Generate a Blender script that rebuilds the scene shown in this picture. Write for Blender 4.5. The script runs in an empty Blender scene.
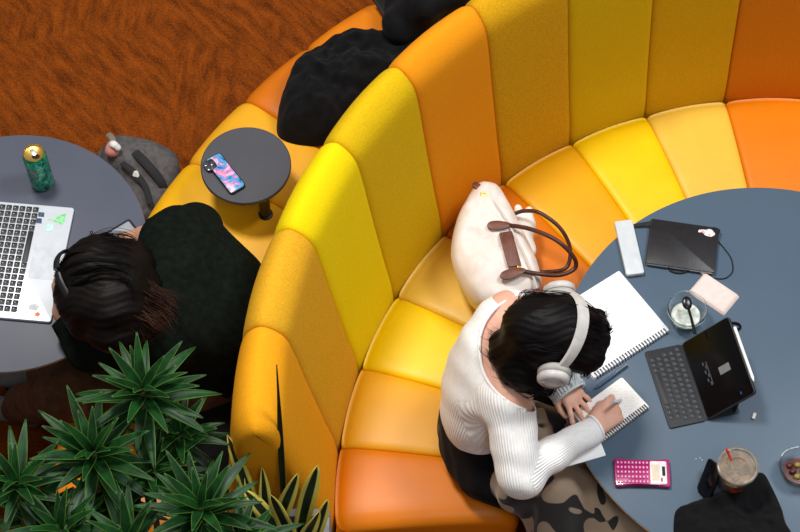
import bpy, bmesh, math, random
import numpy as np
from mathutils import Vector, Matrix, noise
random.seed(7)
PI = math.pi
SC = bpy.context.scene
COL = SC.collection

# ------------------------------------------------------------ camera, world, lights, exposure
F_PX, PITCH, CAM_H = 1950.0, math.radians(61), 5.41
cam_data = bpy.data.cameras.new('camera')
cam = bpy.data.objects.new('camera', cam_data)
COL.objects.link(cam)
cam.location = (0, 0, CAM_H)
cam.rotation_euler = (PI / 2 - PITCH, 0, 0)
cam_data.sensor_width = 36
cam_data.lens = F_PX * 36 / 800
cam_data.clip_end = 60
SC.camera = cam

world = bpy.data.worlds.new('world')
SC.world = world
world.use_nodes = True
bg = world.node_tree.nodes['Background']
bg.inputs[0].default_value = (0.95, 0.98, 1.0, 1)
bg.inputs[1].default_value = 0.20

def area(name, loc, target, size, power, color=(1, 1, 1)):
    l = bpy.data.lights.new(name, 'AREA')
    l.shape = 'DISK'; l.size = size; l.energy = power; l.color = color
    o = bpy.data.objects.new(name, l); COL.objects.link(o)
    o.location = loc
    o.rotation_euler = (Vector(target) - Vector(loc)).to_track_quat('-Z', 'Y').to_euler()
    return o
area('ceiling_key_light', (-1.5, 3.9, 6.5), (0.1, 2.5, 0.6), 1.1, 285, (1.0, 0.96, 0.90))
area('ceiling_fill_light', (2.8, 3.2, 6.5), (0.3, 2.5, 0.7), 1.8, 210, (0.95, 0.98, 1.0))
area('ceiling_front_light', (0.9, -0.6, 6.6), (0.3, 2.2, 0.5), 1.6, 60, (1.0, 0.98, 0.95))

SC.view_settings.view_transform = 'Standard'
SC.view_settings.look = 'None'
SC.view_settings.gamma = 1
SC.view_settings.use_curve_mapping = False
SC.view_settings.exposure = 0.0

# ------------------------------------------------------------ helpers
def P(x, y, z=0.0):
    """photo point seen at height z -> world point"""
    x = (x - 400) / F_PX; y = -(y - 266) / F_PX
    d = Vector((x, math.cos(PITCH) + y * math.sin(PITCH), -math.sin(PITCH) + y * math.cos(PITCH)))
    t = (z - CAM_H) / d.z
    return Vector((d.x * t, d.y * t, z))

def lin(c):
    c = c / 255.0
    return c / 12.92 if c <= 0.04045 else ((c + 0.055) / 1.055) ** 2.4
def rgb(r, g, b): return (lin(r), lin(g), lin(b), 1)

def mat(name, c, rough=0.6, metal=0.0, c2=None, vscale=40, vdetail=3, bump=0.0, bscale=300, sheen=0.0,
        trans=0.0, ior=1.45, coat=0.0, alpha=1.0, spec=0.5, lo=0.35, hi=0.65):
    m = bpy.data.materials.new(name); m.use_nodes = True
    nt = m.node_tree; b = nt.nodes['Principled BSDF']
    b.inputs['Base Color'].default_value = rgb(*c)
    b.inputs['Roughness'].default_value = rough
    b.inputs['Metallic'].default_value = metal
    b.inputs['Sheen Weight'].default_value = sheen
    b.inputs['Transmission Weight'].default_value = trans
    b.inputs['IOR'].default_value = ior
    b.inputs['Coat Weight'].default_value = coat
    b.inputs['Alpha'].default_value = alpha
    b.inputs['Specular IOR Level'].default_value = spec
    tc = nt.nodes.new('ShaderNodeTexCoord')
    n = nt.nodes.new('ShaderNodeTexNoise'); n.inputs['Scale'].default_value = vscale; n.inputs['Detail'].default_value = vdetail
    nt.links.new(tc.outputs['Object'], n.inputs['Vector'])
    r = nt.nodes.new('ShaderNodeValToRGB')
    r.color_ramp.elements[0].position = lo; r.color_ramp.elements[1].position = hi
    cc = c2 if c2 else tuple(max(0, v * 0.93) for v in c)
    r.color_ramp.elements[0].color = rgb(*cc); r.color_ramp.elements[1].color = rgb(*c)
    nt.links.new(n.outputs['Fac'], r.inputs['Fac'])
    nt.links.new(r.outputs['Color'], b.inputs['Base Color'])
    if bump:
        n2 = nt.nodes.new('ShaderNodeTexNoise'); n2.inputs['Scale'].default_value = bscale; n2.inputs['Detail'].default_value = 2
        nt.links.new(tc.outputs['Object'], n2.inputs['Vector'])
        bp = nt.nodes.new('ShaderNodeBump'); bp.inputs['Strength'].default_value = bump; bp.inputs['Distance'].default_value = 0.002
        nt.links.new(n2.outputs['Fac'], bp.inputs['Height'])
        nt.links.new(bp.outputs['Normal'], b.inputs['Normal'])
    return m

def tag(o, label, cat, group=None, kind=None):
    o['label'] = label; o['category'] = cat
    if group: o['group'] = group
    if kind: o['kind'] = kind
    return o

def thing(name, loc, label, cat, group=None, rz=0.0):
    o = bpy.data.objects.new(name, None); COL.objects.link(o)
    o.location = loc; o.rotation_euler = (0, 0, rz); o.empty_display_size = 0.05
    bpy.context.view_layer.update()
    return tag(o, label, cat, group)

def link(name, me, m, parent=None, world_coords=True, smooth=True):
    o = bpy.data.objects.new(name, me); COL.objects.link(o)
    ms = m if isinstance(m, (list, tuple)) else [m]
    for x in ms: me.materials.append(x)
    if smooth:
        me.polygons.foreach_set('use_smooth', [True] * len(me.polygons))
        try: me.set_sharp_from_angle(angle=math.radians(50))
        except Exception: pass
    if parent:
        o.parent = parent
        if world_coords:
            bpy.context.view_layer.update()
            o.matrix_parent_inverse = parent.matrix_world.inverted()
    return o

def recenter(o):
    """put the origin of a top-level mesh at the middle of its base"""
    co = [v.co for v in o.data.vertices]
    c = Vector(((min(v.x for v in co) + max(v.x for v in co)) / 2, (min(v.y for v in co) + max(v.y for v in co)) / 2, min(v.z for v in co)))
    o.data.transform(Matrix.Translation(-c)); o.location = c
    return o

def bm_to(name, bm, m, parent=None, **k):
    bmesh.ops.recalc_face_normals(bm, faces=bm.faces)
    me = bpy.data.meshes.new(name); bm.to_mesh(me); bm.free()
    return link(name, me, m, parent, **k)

def frame(o, xd, nd):
    """matrix with origin o, x axis xd, z axis nd"""
    z = Vector(nd).normalized(); x = Vector(xd); x = (x - z * x.dot(z)).normalized(); y = z.cross(x)
    M = Matrix((x, y, z)).transposed().to_4x4(); M.translation = o
    return M

def add_box(bm, M, sx, sy, sz, c=(0, 0, 0), bev=0.0, seg=2, mi=0):
    g = bmesh.ops.create_cube(bm, size=1)['verts']
    fs = set(f for v in g for f in v.link_faces)
    bmesh.ops.scale(bm, vec=(sx, sy, sz), verts=g)
    bmesh.ops.translate(bm, vec=c, verts=g)
    if bev:
        es = list(set(e for v in g for e in v.link_edges))
        r = bmesh.ops.bevel(bm, geom=es, offset=bev, segments=seg, affect='EDGES', profile=0.5)
        g = list(set(r['verts']) | set(v for v in g if v.is_valid)); fs = set(f for v in g for f in v.link_faces)
    for f in fs: f.material_index = mi
    bmesh.ops.transform(bm, matrix=M, verts=g)

def rounded_rect(w, h, r, n=6):
    pts = []
    for cx, cy, a0 in ((w/2-r, h/2-r, 0), (-w/2+r, h/2-r, 90), (-w/2+r, -h/2+r, 180), (w/2-r, -h/2+r, 270)):
        for k in range(n + 1):
            a = math.radians(a0 + 90 * k / n); pts.append((cx + r * math.cos(a), cy + r * math.sin(a)))
    return pts

def add_slab(bm, M, pts, z0, z1, bev=0.0, mi=0):
    """prism over outline pts (2d, ccw) with eased edges"""
    n = len(pts); cx = sum(p[0] for p in pts) / n; cy = sum(p[1] for p in pts) / n
    def ring(z, ins):
        out = []
        for i, (x, y) in enumerate(pts):
            ax, ay = pts[i - 1]; bx, by = pts[(i + 1) % n]
            tx, ty = bx - ax, by - ay; L = math.hypot(tx, ty) or 1
            out.append(bm.verts.new(M @ Vector((x - ty / L * ins, y + tx / L * ins, z))))
        return out
    if bev: rs = [ring(z0, bev), ring(z0 + bev, 0), ring(z1 - bev, 0), ring(z1 - bev * .3, bev * .3), ring(z1, bev)]
    else: rs = [ring(z0, 0), ring(z1, 0)]
    for a, b in zip(rs, rs[1:]):
        for i in range(n):
            bm.faces.new((a[i], a[(i+1) % n], b[(i+1) % n], b[i])).material_index = mi
    bm.faces.new(rs[0][::-1]).material_index = mi; bm.faces.new(rs[-1]).material_index = mi

def add_lathe(bm, M, prof, n=40, mi=0, closed=False):
    rings = []
    for r, z in prof:
        if r < 1e-6: rings.append([bm.verts.new(M @ Vector((0, 0, z)))])
        else: rings.append([bm.verts.new(M @ Vector((r * math.cos(2*PI*k/n), r * math.sin(2*PI*k/n), z))) for k in range(n)])
    prs = list(zip(rings, rings[1:]))
    if closed: prs.append((rings[-1], rings[0]))
    for a, b in prs:
        for k in range(n):
            k2 = (k + 1) % n
            if len(a) == 1 and len(b) == 1: continue
            if len(a) == 1: f = bm.faces.new((a[0], b[k], b[k2]))
            elif len(b) == 1: f = bm.faces.new((a[k], a[k2], b[0]))
            else: f = bm.faces.new((a[k], a[k2], b[k2], b[k]))
            f.material_index = mi

def catmull(pts, n=6, closed=False):
    pts = [Vector(p) for p in pts]; out = []; N = len(pts)
    rng = range(N if closed else N - 1)
    for i in rng:
        if closed: p0, p1, p2, p3 = pts[i-1], pts[i], pts[(i+1) % N], pts[(i+2) % N]
        else: p0, p1, p2, p3 = pts[max(i-1, 0)], pts[i], pts[i+1], pts[min(i+2, N-1)]
        for k in range(n):
            t = k / n
            out.append(0.5 * ((2*p1) + (p2-p0)*t + (2*p0-5*p1+4*p2-p3)*t*t + (3*p1-p0-3*p2+p3)*t**3))
    if not closed: out.append(pts[-1])
    return out

def add_tube(bm, pts, r, n=8, mi=0, closed=False, flat=1.0, up=Vector((0, 0, 1))):
    """tube along pts; r number or list; flat squashes it along the up side"""
    N = len(pts); rings = []
    rr = r if isinstance(r, (list, tuple)) else [r] * N
    for i, p in enumerate(pts):
        if closed: t = pts[(i+1) % N] - pts[i-1]
        else: t = pts[min(i+1, N-1)] - pts[max(i-1, 0)]
        t = t.normalized() if t.length else Vector((1, 0, 0))
        s = t.cross(up)
        if s.length < 1e-3: s = t.cross(Vector((0, 1, 0.1)))
        s.normalize(); u = s.cross(t)
        rings.append([bm.verts.new(p + s * rr[i] * math.cos(2*PI*k/n) + u * rr[i] * flat * math.sin(2*PI*k/n)) for k in range(n)])
    prs = list(zip(rings, rings[1:]))
    if closed: prs.append((rings[-1], rings[0]))
    for a, b in prs:
        for k in range(n):
            bm.faces.new((a[k], a[(k+1) % n], b[(k+1) % n], b[k])).material_index = mi
    if not closed:
        bm.faces.new(rings[0][::-1]).material_index = mi; bm.faces.new(rings[-1]).material_index = mi

def copy_child(src, parent, offset):
    c = src.copy(); COL.objects.link(c); c.parent = parent
    c.matrix_parent_inverse = src.matrix_parent_inverse.copy()
    c.location = src.location + Vector(offset)
    return c

# --- smooth solid modelling: distance field -> quads
def cap(p0, r0, p1, r1, k=0.02): return ('cap', Vector(p0), r0, Vector(p1), r1, k)
def ell(c, radii, R=None, k=0.02): return ('ell', Vector(c), radii, R if R is not None else Matrix.Identity(3), k)

def sdf_mesh(prims, res=0.005, iso=0.0, post=None, name='solid'):
    lo = np.array([1e9] * 3); hi = -lo
    bbs = []
    for p in prims:
        if p[0] == 'cap':
            a = np.array(p[1]); b = np.array(p[3]); r = max(p[2], p[4])
            l, h = np.minimum(a, b) - r, np.maximum(a, b) + r
        else:
            r = max(p[2]); l, h = np.array(p[1]) - r, np.array(p[1]) + r
        bbs.append((l, h)); lo = np.minimum(lo, l); hi = np.maximum(hi, h)
    pad = 4 * res + abs(iso) + 0.012; lo = lo - pad; hi = hi + pad
    dims = np.ceil((hi - lo) / res).astype(int) + 1
    D = np.full(dims, 0.2, dtype=np.float32)
    ax = [(lo[i] + res * np.arange(dims[i])).astype(np.float32) for i in range(3)]
    for p, (l, h) in zip(prims, bbs):
        k = p[-1]; m = k + 4 * res + abs(iso)
        i0 = np.maximum(((l - m - lo) / res).astype(int), 0); i1 = np.minimum(((h + m - lo) / res).astype(int) + 2, dims)
        sl = tuple(slice(a, b) for a, b in zip(i0, i1))
        X = ax[0][sl[0]][:, None, None]; Y = ax[1][sl[1]][None, :, None]; Z = ax[2][sl[2]][None, None, :]
        if p[0] == 'cap':
            a = p[1]; d = p[3] - p[1]; dd = max(d.dot(d), 1e-9)
            t = np.clip(((X - a.x) * d.x + (Y - a.y) * d.y + (Z - a.z) * d.z) / dd, 0, 1)
            q = np.sqrt((X - a.x - t*d.x)**2 + (Y - a.y - t*d.y)**2 + (Z - a.z - t*d.z)**2) - (p[2] + (p[4] - p[2]) * t)
        else:
            c, rd, R = p[1], p[2], p[3]
            dx, dy, dz = X - c.x, Y - c.y, Z - c.z
            L = [R[0][j] * dx + R[1][j] * dy + R[2][j] * dz for j in range(3)]
            k0 = np.sqrt(sum((L[j] / rd[j])**2 for j in range(3))) + 1e-6
            k1 = np.sqrt(sum((L[j] / rd[j]**2)**2 for j in range(3))) + 1e-6
            q = k0 * (k0 - 1) / k1
        o = D[sl]
        if k > 0:
            hh = np.maximum(k - np.abs(o - q), 0) / k
            D[sl] = np.minimum(o, q) - hh * hh * k * 0.25
        else: D[sl] = np.minimum(o, q)
    if post is not None: D = post(D, ax[0][:, None, None], ax[1][None, :, None], ax[2][None, None, :])
    D = D - iso
    D[0] = D[-1] = 0.2; D[:, 0] = D[:, -1] = 0.2; D[:, :, 0] = D[:, :, -1] = 0.2
    S = D < 0
    cs = np.zeros(tuple(d - 1 for d in dims), dtype=np.int8)
    offs = [(i, j, k) for i in (0, 1) for j in (0, 1) for k in (0, 1)]
    sh = lambda A, o: A[o[0]:A.shape[0]-1+o[0], o[1]:A.shape[1]-1+o[1], o[2]:A.shape[2]-1+o[2]]
    for o in offs: cs += sh(S, o)
    I = np.argwhere((cs > 0) & (cs < 8))
    idx = -np.ones(cs.shape, dtype=np.int64); idx[I[:, 0], I[:, 1], I[:, 2]] = np.arange(len(I))
    acc = np.zeros((len(I), 3)); cnt = np.zeros(len(I))
    val = {o: D[I[:, 0]+o[0], I[:, 1]+o[1], I[:, 2]+o[2]] for o in offs}
    for o in offs:
        for a in range(3):
            if o[a] == 0:
                o2 = list(o); o2[a] = 1; o2 = tuple(o2)
                v0, v1 = val[o], val[o2]; m = (v0 < 0) != (v1 < 0)
                t = np.where(m, v0 / np.where(m, v0 - v1, 1), 0)
                pt = np.tile(np.array(o, float), (len(I), 1)); pt[:, a] += t
                acc[m] += pt[m]; cnt[m] += 1
    V = (I + acc / cnt[:, None]) * res + lo
    Fs = []
    for a in range(3):
        b, c = (a + 1) % 3, (a + 2) % 3
        s0 = [slice(None)] * 3; s1 = [slice(None)] * 3
        s0[a] = slice(0, -1); s1[a] = slice(1, None)
        E = np.argwhere(S[tuple(s0)] != S[tuple(s1)])
        E = E[(E[:, b] > 0) & (E[:, c] > 0) & (E[:, b] < dims[b] - 1) & (E[:, c] < dims[c] - 1)]
        inside = S[E[:, 0], E[:, 1], E[:, 2]]
        q = []
        for db, dc in ((0, 0), (-1, 0), (-1, -1), (0, -1)):
            T = E.copy(); T[:, b] += db; T[:, c] += dc
            q.append(idx[T[:, 0], T[:, 1], T[:, 2]])
        Q = np.stack(q, 1); Q[~inside] = Q[~inside][:, ::-1]
        Fs.append(Q)
    Fq = np.concatenate(Fs); Fq = Fq[(Fq >= 0).all(1)]
    return V, Fq

def np_mesh(name, V, Fq):
    me = bpy.data.meshes.new(name)
    me.vertices.add(len(V)); me.vertices.foreach_set('co', V.astype(np.float32).ravel())
    me.loops.add(Fq.size); me.loops.foreach_set('vertex_index', Fq.astype(np.int32).ravel())
    me.polygons.add(len(Fq)); me.polygons.foreach_set('loop_start', np.arange(0, Fq.size, Fq.shape[1], dtype=np.int32))
    me.update(calc_edges=True); me.validate()
    return me

def relax(V, Fq, n=3, lam=0.5):
    for _ in range(n):
        A = np.zeros_like(V); C = np.zeros(len(V))
        for k in range(4):
            np.add.at(A, Fq[:, k], V[Fq[:, (k+1) % 4]]); np.add.at(A, Fq[:, k], V[Fq[:, (k+3) % 4]]); np.add.at(C, Fq[:, k], 2)
        C[C == 0] = 1
        V = V + lam * (A / C[:, None] - V)
    return V

def cut(V, Fq, gs):
    """keep where every g<0; vertices just outside snap to the boundary so the edge is clean"""
    keep = np.ones(len(Fq), bool)
    for g in gs:
        d = g(V); fd = d[Fq]
        keep &= (fd < 0).any(1)
        allin = (fd < 0).any(1) & (fd >= 0).any(1)
        vs = np.unique(Fq[allin]); vs = vs[d[vs] >= 0]
        e = 1e-4
        G = np.stack([(g(V[vs] + np.eye(3)[i] * e) - d[vs]) / e for i in range(3)], 1)
        V = V.copy(); V[vs] -= G * (d[vs] / (np.sum(G * G, 1) + 1e-9))[:, None]
    Fq = Fq[keep]; u, inv = np.unique(Fq, return_inverse=True)
    return V[u], inv.reshape(Fq.shape)

def solid(name, prims, m, parent=None, res=0.005, iso=0.0, post=None, smooth_n=1, gs=None, thick=0.0, ribs=None):
    V, Fq = sdf_mesh(prims, res, iso, post)
    if smooth_n: V = relax(V, Fq, smooth_n)
    if gs: V, Fq = cut(V, Fq, gs)
    me = np_mesh(name, V, Fq)
    if ribs:
        best = np.full(len(V), 1e9); val = np.zeros(len(V))
        for p0, p1, ref, N in ribs:
            a = np.array(p0); d = np.array(p1) - a; L = np.linalg.norm(d); d = d / L
            rf = np.array(ref, float); rf -= d * rf.dot(d); rf /= np.linalg.norm(rf); sd = np.cross(d, rf)
            w = V - a; t = np.clip(w @ d, 0, L); q = w - t[:, None] * d; dist = np.linalg.norm(q, axis=1)
            an = np.arctan2(q @ sd, q @ rf) / (2 * PI) * N
            dist = dist + np.where((w @ d) < 0, .05, 0); mm = dist < best; best[mm] = dist[mm]; val[mm] = an[mm]
        at = me.attributes.new('rib', 'FLOAT', 'POINT'); at.data.foreach_set('value', val.astype(np.float32))
    o = link(name, me, m, parent)
    if thick:
        md = o.modifiers.new('thickness', 'SOLIDIFY'); md.thickness = thick; md.offset = -1
    return o

def folds(amp, scale, seed=0.0, warp=1.5):
    """creases of cloth added to a distance field"""
    def f(D, X, Y, Z):
        s = seed
        u = X * 1.0 + 0.6 * np.sin(Y * scale * 0.31 + s) / scale * warp * 3 + Z * 0.35
        v = Y * 1.0 + 0.6 * np.sin(X * scale * 0.27 + s * 2) / scale * warp * 3 - Z * 0.25
        n = np.sin(u * scale + s) * np.sin(v * scale * 0.55 + 1.3 * s) + 0.5 * np.sin((u + v) * scale * 1.3 + 2 * s) + 0.4 * np.sin((u * 0.4 - v) * scale * 1.9 + Z * scale * .6)
        return (D + amp * n).astype(np.float32)
    return f

def heap(name, outline, base, h, m, parent=None, crease=0.15, cscale=9, seed=0, rings=14, per=5, edge=0.35, M=None, back=0.0, centre=None):
    """soft body over an outline (2d points in the frame M): domed, creased, closed below"""
    M = M or Matrix.Identity(4)
    o2 = catmull([Vector((p[0], p[1], 0)) for p in outline], per, closed=True)
    c = Vector((centre[0], centre[1], 0)) if centre else sum(o2, Vector()) / len(o2)
    bm = bmesh.new(); N = len(o2)
    def layer(sign, hh, z0):
        rs = []
        for j in range(rings):
            t = j / rings; ring = []
            for p in o2:
                q = c + (p - c) * (1 - t)
                s = min(1, t / edge); prof = math.sqrt(max(0, 1 - (1 - s)**2))
                q3 = Vector((q.x * cscale + seed, q.y * cscale, seed * 1.7))
                nz = noise.noise(q3) + 0.6 * (1 - abs(noise.noise(q3 * 1.9) * 2)) * 0.5 + 0.3 * noise.noise(q3 * 4)
                ring.append(Vector((q.x, q.y, z0 + sign * hh * prof * (1 + crease * nz * 2))))
            rs.append(ring)
        return rs
    top = layer(1, h, base); VT = [[bm.verts.new(M @ v) for v in r] for r in top]
    bot = layer(-1, back, base) if back else [[Vector((p.x, p.y, base)) for p in o2]]
    VB = [[bm.verts.new(M @ v) for v in r] for r in (bot[1:] if back else [[Vector((c.x + (p.x-c.x)*.97, c.y + (p.y-c.y)*.97, base)) for p in o2]])]
    for rs in (VT, [VT[0]] + VB):
        for a, b in zip(rs, rs[1:]):
            for i in range(N): bm.faces.new((a[i], a[(i+1) % N], b[(i+1) % N], b[i]))
    ct = bm.verts.new(M @ Vector((c.x, c.y, sum(v.z for v in top[-1]) / N)))
    for i in range(N): bm.faces.new((VT[-1][i], VT[-1][(i+1) % N], ct))
    bm.faces.new(VB[-1])
    return bm_to(name, bm, m, parent)

# ------------------------------------------------------------ the setting: carpet
def carpet_material():
    m = bpy.data.materials.new('rust_carpet'); m.use_nodes = True; nt = m.node_tree; b = nt.nodes['Principled BSDF']
    N = nt.nodes.new; L = nt.links.new
    tc = N('ShaderNodeTexCoord')
    def nz(scale, det, sx, sy, rot):
        mp = N('ShaderNodeMapping'); mp.vector_type = 'TEXTURE'; mp.inputs['Scale'].default_value = (1 / sx, 1 / sy, 1); mp.inputs['Rotation'].default_value = (0, 0, math.radians(rot))
        L(tc.outputs['Object'], mp.inputs['Vector']); n = N('ShaderNodeTexNoise'); n.inputs['Scale'].default_value = scale; n.inputs['Detail'].default_value = det
        n.inputs['Roughness'].default_value = 0.6
        L(mp.outputs['Vector'], n.inputs['Vector']); return n.outputs['Fac']
    a = nz(9, 4, 1, 3.6, -48); s2 = nz(9, 4, 3.6, 1.0, -3); big = nz(2.2, 2, 1, 1, 0); fine = nz(150, 2, 1, 1, 0)
    sel = N('ShaderNodeMapRange'); sel.inputs[1].default_value = .5; sel.inputs[2].default_value = .58; L(big, sel.inputs[0])
    mx = N('ShaderNodeMix'); L(sel.outputs[0], mx.inputs[0]); L(a, mx.inputs[2]); L(s2, mx.inputs[3])
    ad = N('ShaderNodeMix'); ad.inputs[0].default_value = 0.42; L(mx.outputs[0], ad.inputs[2]); L(fine, ad.inputs[3])
    r = N('ShaderNodeValToRGB'); e = r.color_ramp.elements
    e[0].position = .38; e[0].color = rgb(84, 38, 6); e[1].position = .64; e[1].color = rgb(146, 70, 14)
    L(ad.outputs[0], r.inputs['Fac']); L(r.outputs['Color'], b.inputs['Base Color'])
    b.inputs['Roughness'].default_value = .95; b.inputs['Specular IOR Level'].default_value = .1
    bp = N('ShaderNodeBump'); bp.inputs['Strength'].default_value = .5; bp.inputs['Distance'].default_value = .004; L(fine, bp.inputs['Height']); L(bp.outputs['Normal'], b.inputs['Normal'])
    return m
bm = bmesh.new(); add_box(bm, Matrix.Identity(4), 12, 12, .05, (0, 3, -.025))
o = bm_to('floor', bm, carpet_material()); o['kind'] = 'structure'; o['label'] = 'rust brown carpet with dark diagonal streaks'

# ------------------------------------------------------------ curved sofa
SX, SY = 1.155, 2.008
def heather(name, c, k=0.80):
    return mat(name, c, .85, c2=tuple(v * k for v in c), vscale=230, vdetail=4, bump=.35, bscale=420, sheen=.0, spec=.2, lo=.38, hi=.6)
def leather(name, c): return mat(name, c, .42, c2=tuple(v * .965 for v in c), vscale=9, bump=.12, bscale=260, spec=.45)
FB = {'amber': heather('amber_wool', (242, 164, 22), .95), 'gold': heather('gold_heather_wool', (228, 168, 34), .92),
      'yellow': heather('yellow_wool', (244, 212, 2), .96), 'mustard': heather('mustard_wool', (222, 180, 10), .93),
      'orange': heather('orange_wool', (234, 146, 16), .96), 'honey': heather('honey_heather_wool', (216, 158, 14), .90),
      'olive': heather('olive_yellow_wool', (216, 174, 6), .95), 'ochre': heather('ochre_wool', (214, 162, 8), .94), 'rust': heather('rust_orange_wool', (212, 122, 10), .95)}
LS = {'orange': leather('orange_leather', (224, 124, 6)), 'amber': leather('amber_leather', (234, 166, 28)), 'yellow': leather('yellow_leather', (246, 200, 2)),
      'cream': leather('straw_yellow_leather', (234, 188, 68)), 'deep': leather('deep_orange_leather', (212, 112, 4)), 'honey': leather('honey_leather', (232, 166, 10)),
      'sun': leather('sun_yellow_leather', (242, 178, 6))}
dark_plinth = mat('dark_plinth', (26, 22, 20), .7)

def smooth_prof(pts, n=4):
    return [(v.x, v.y) for v in catmull([Vector((a, b, 0)) for a, b in pts], n, closed=True)]
def wedge(name, a0, a1, prof, m, parent, pinch=.012, puff=.004, label=None, endcap=(False, False)):
    bm = bmesh.new(); n = len(prof); c = (sum(p[0] for p in prof)/n, sum(p[1] for p in prof)/n)
    rm = 1.4 * math.radians(abs(a1 - a0)); ts = [0, .006, .014, .026, .045, .1, .2, .35, .5, .65, .8, .9, .955, .974, .986, .994, 1]
    rings = []
    for t in ts:
        dl, dr = t * rm, (1 - t) * rm
        d = min(dl, dr); R = .022 if not ((endcap[0] and dl < dr) or (endcap[1] and dr < dl)) else .055
        pn = pinch * (1 if R < .03 else 3.0)
        ins = 0 if d > R else pn * (1 - math.sqrt(max(0, 1 - (1 - d / R)**2)))
        ins -= puff * math.sin(PI * t)
        a = math.radians(a0 + (a1 - a0) * t); ring = []
        for i, (r, z) in enumerate(prof):
            pr, pz = prof[i-1]; nr, nz_ = prof[(i+1) % n]; tx, ty = nr - pr, nz_ - pz; L = math.hypot(tx, ty) or 1
            r2, z2 = r - ty / L * ins, z + tx / L * ins
            if z < .2: r2, z2 = r, z
            ring.append(bm.verts.new((SX + r2 * math.cos(a), SY + r2 * math.sin(a), z2)))
        rings.append(ring)
    for A, B in zip(rings, rings[1:]):
        for i in range(n): bm.faces.new((A[i], A[(i+1) % n], B[(i+1) % n], B[i]))
    bm.faces.new(rings[0]); bm.faces.new(rings[-1][::-1])
    o = bm_to(name, bm, m, parent)
    if label: o['label'] = label
    return o
# profiles run counter-clockwise in (r, z)
back_prof = smooth_prof([(1.345, .10), (1.60, .10), (1.622, .14), (1.618, .42), (1.597, .72), (1.573, .97), (1.557, 1.075), (1.526, 1.125), (1.492, 1.13), (1.45, 1.09), (1.43, 1.01), (1.405, .85), (1.37, .64), (1.338, .44), (1.335, .14)])
seat_in = smooth_prof([(.90, .11), (1.32, .11), (1.33, .14), (1.333, .41), (1.322, .438), (1.28, .452), (1.15, .462), (1.0, .462), (.90, .455), (.855, .436), (.832, .40), (.832, .33), (.85, .16)])
seat_out = smooth_prof([(1.64, .11), (2.05, .11), (2.095, .16), (2.118, .33), (2.118, .40), (2.095, .436), (2.05, .455), (1.95, .462), (1.80, .462), (1.69, .452), (1.638, .438), (1.63, .41), (1.632, .14)])
sofa = thing('curved_sofa', (SX, SY, 0), 'curved back-to-back sofa in orange, amber and yellow panels around the blue table', 'sofa')
A = [183.3 - 10.8 * k for k in range(13)]
backs = ['amber', 'gold', 'yellow', 'mustard', 'orange', 'honey', 'olive', 'ochre', 'rust', 'amber', 'gold', 'yellow']
seats = ['orange', 'amber', 'yellow', 'cream', 'deep', 'honey', 'yellow', 'cream', 'orange', 'amber', 'yellow', 'honey']
names = {'amber': 'amber', 'gold': 'heathered gold', 'yellow': 'bright yellow', 'mustard': 'mustard yellow', 'orange': 'orange', 'honey': 'honey', 'olive': 'olive yellow', 'ochre': 'ochre', 'rust': 'rusty orange', 'cream': 'straw yellow', 'deep': 'deep orange', 'sun': 'sun yellow'}
for k in range(12):
    wedge('backrest_panel', A[k], A[k+1], back_prof, FB[backs[k]], sofa, label=names[backs[k]] + ' fabric backrest panel', endcap=(k == 0, False))
    wedge('seat_cushion', A[k], A[k+1], seat_in, LS[seats[k]], sofa, label=names[seats[k]] + ' leather seat cushion', endcap=(k == 0, False))
B = [183.3, 177.8] + [170.4 - 7.42 * k for k in range(9)]
outs = ['orange', 'deep', 'orange', 'sun', 'sun', 'amber', 'deep', 'orange', 'sun', 'amber']
for k in range(10):
    wedge('seat_cushion', B[k], B[k+1], seat_out, LS[outs[k]], sofa, label=names[outs[k]] + ' leather seat cushion on the outer side', endcap=(k == 0, False))
bm = bmesh.new()
for (ra, rb, a0, a1) in ((.92, 1.31, 182, 56), (1.36, 1.60, 182, 56), (1.65, 2.03, 182, 112)):
    vs = []
    for i in range(41):
        a = math.radians(a0 + (a1 - a0) * i / 40)
        vs.append([bm.verts.new((SX + r * math.cos(a), SY + r * math.sin(a), z)) for r, z in ((ra, 0), (rb, 0), (rb, .112), (ra, .112))])
    for p, q in zip(vs, vs[1:]):
        for i in range(4): bm.faces.new((p[i], p[(i+1) % 4], q[(i+1) % 4], q[i]))
    bm.faces.new(vs[0]); bm.faces.new(vs[-1][::-1])
bm_to('plinth', bm, dark_plinth, sofa)

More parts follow.
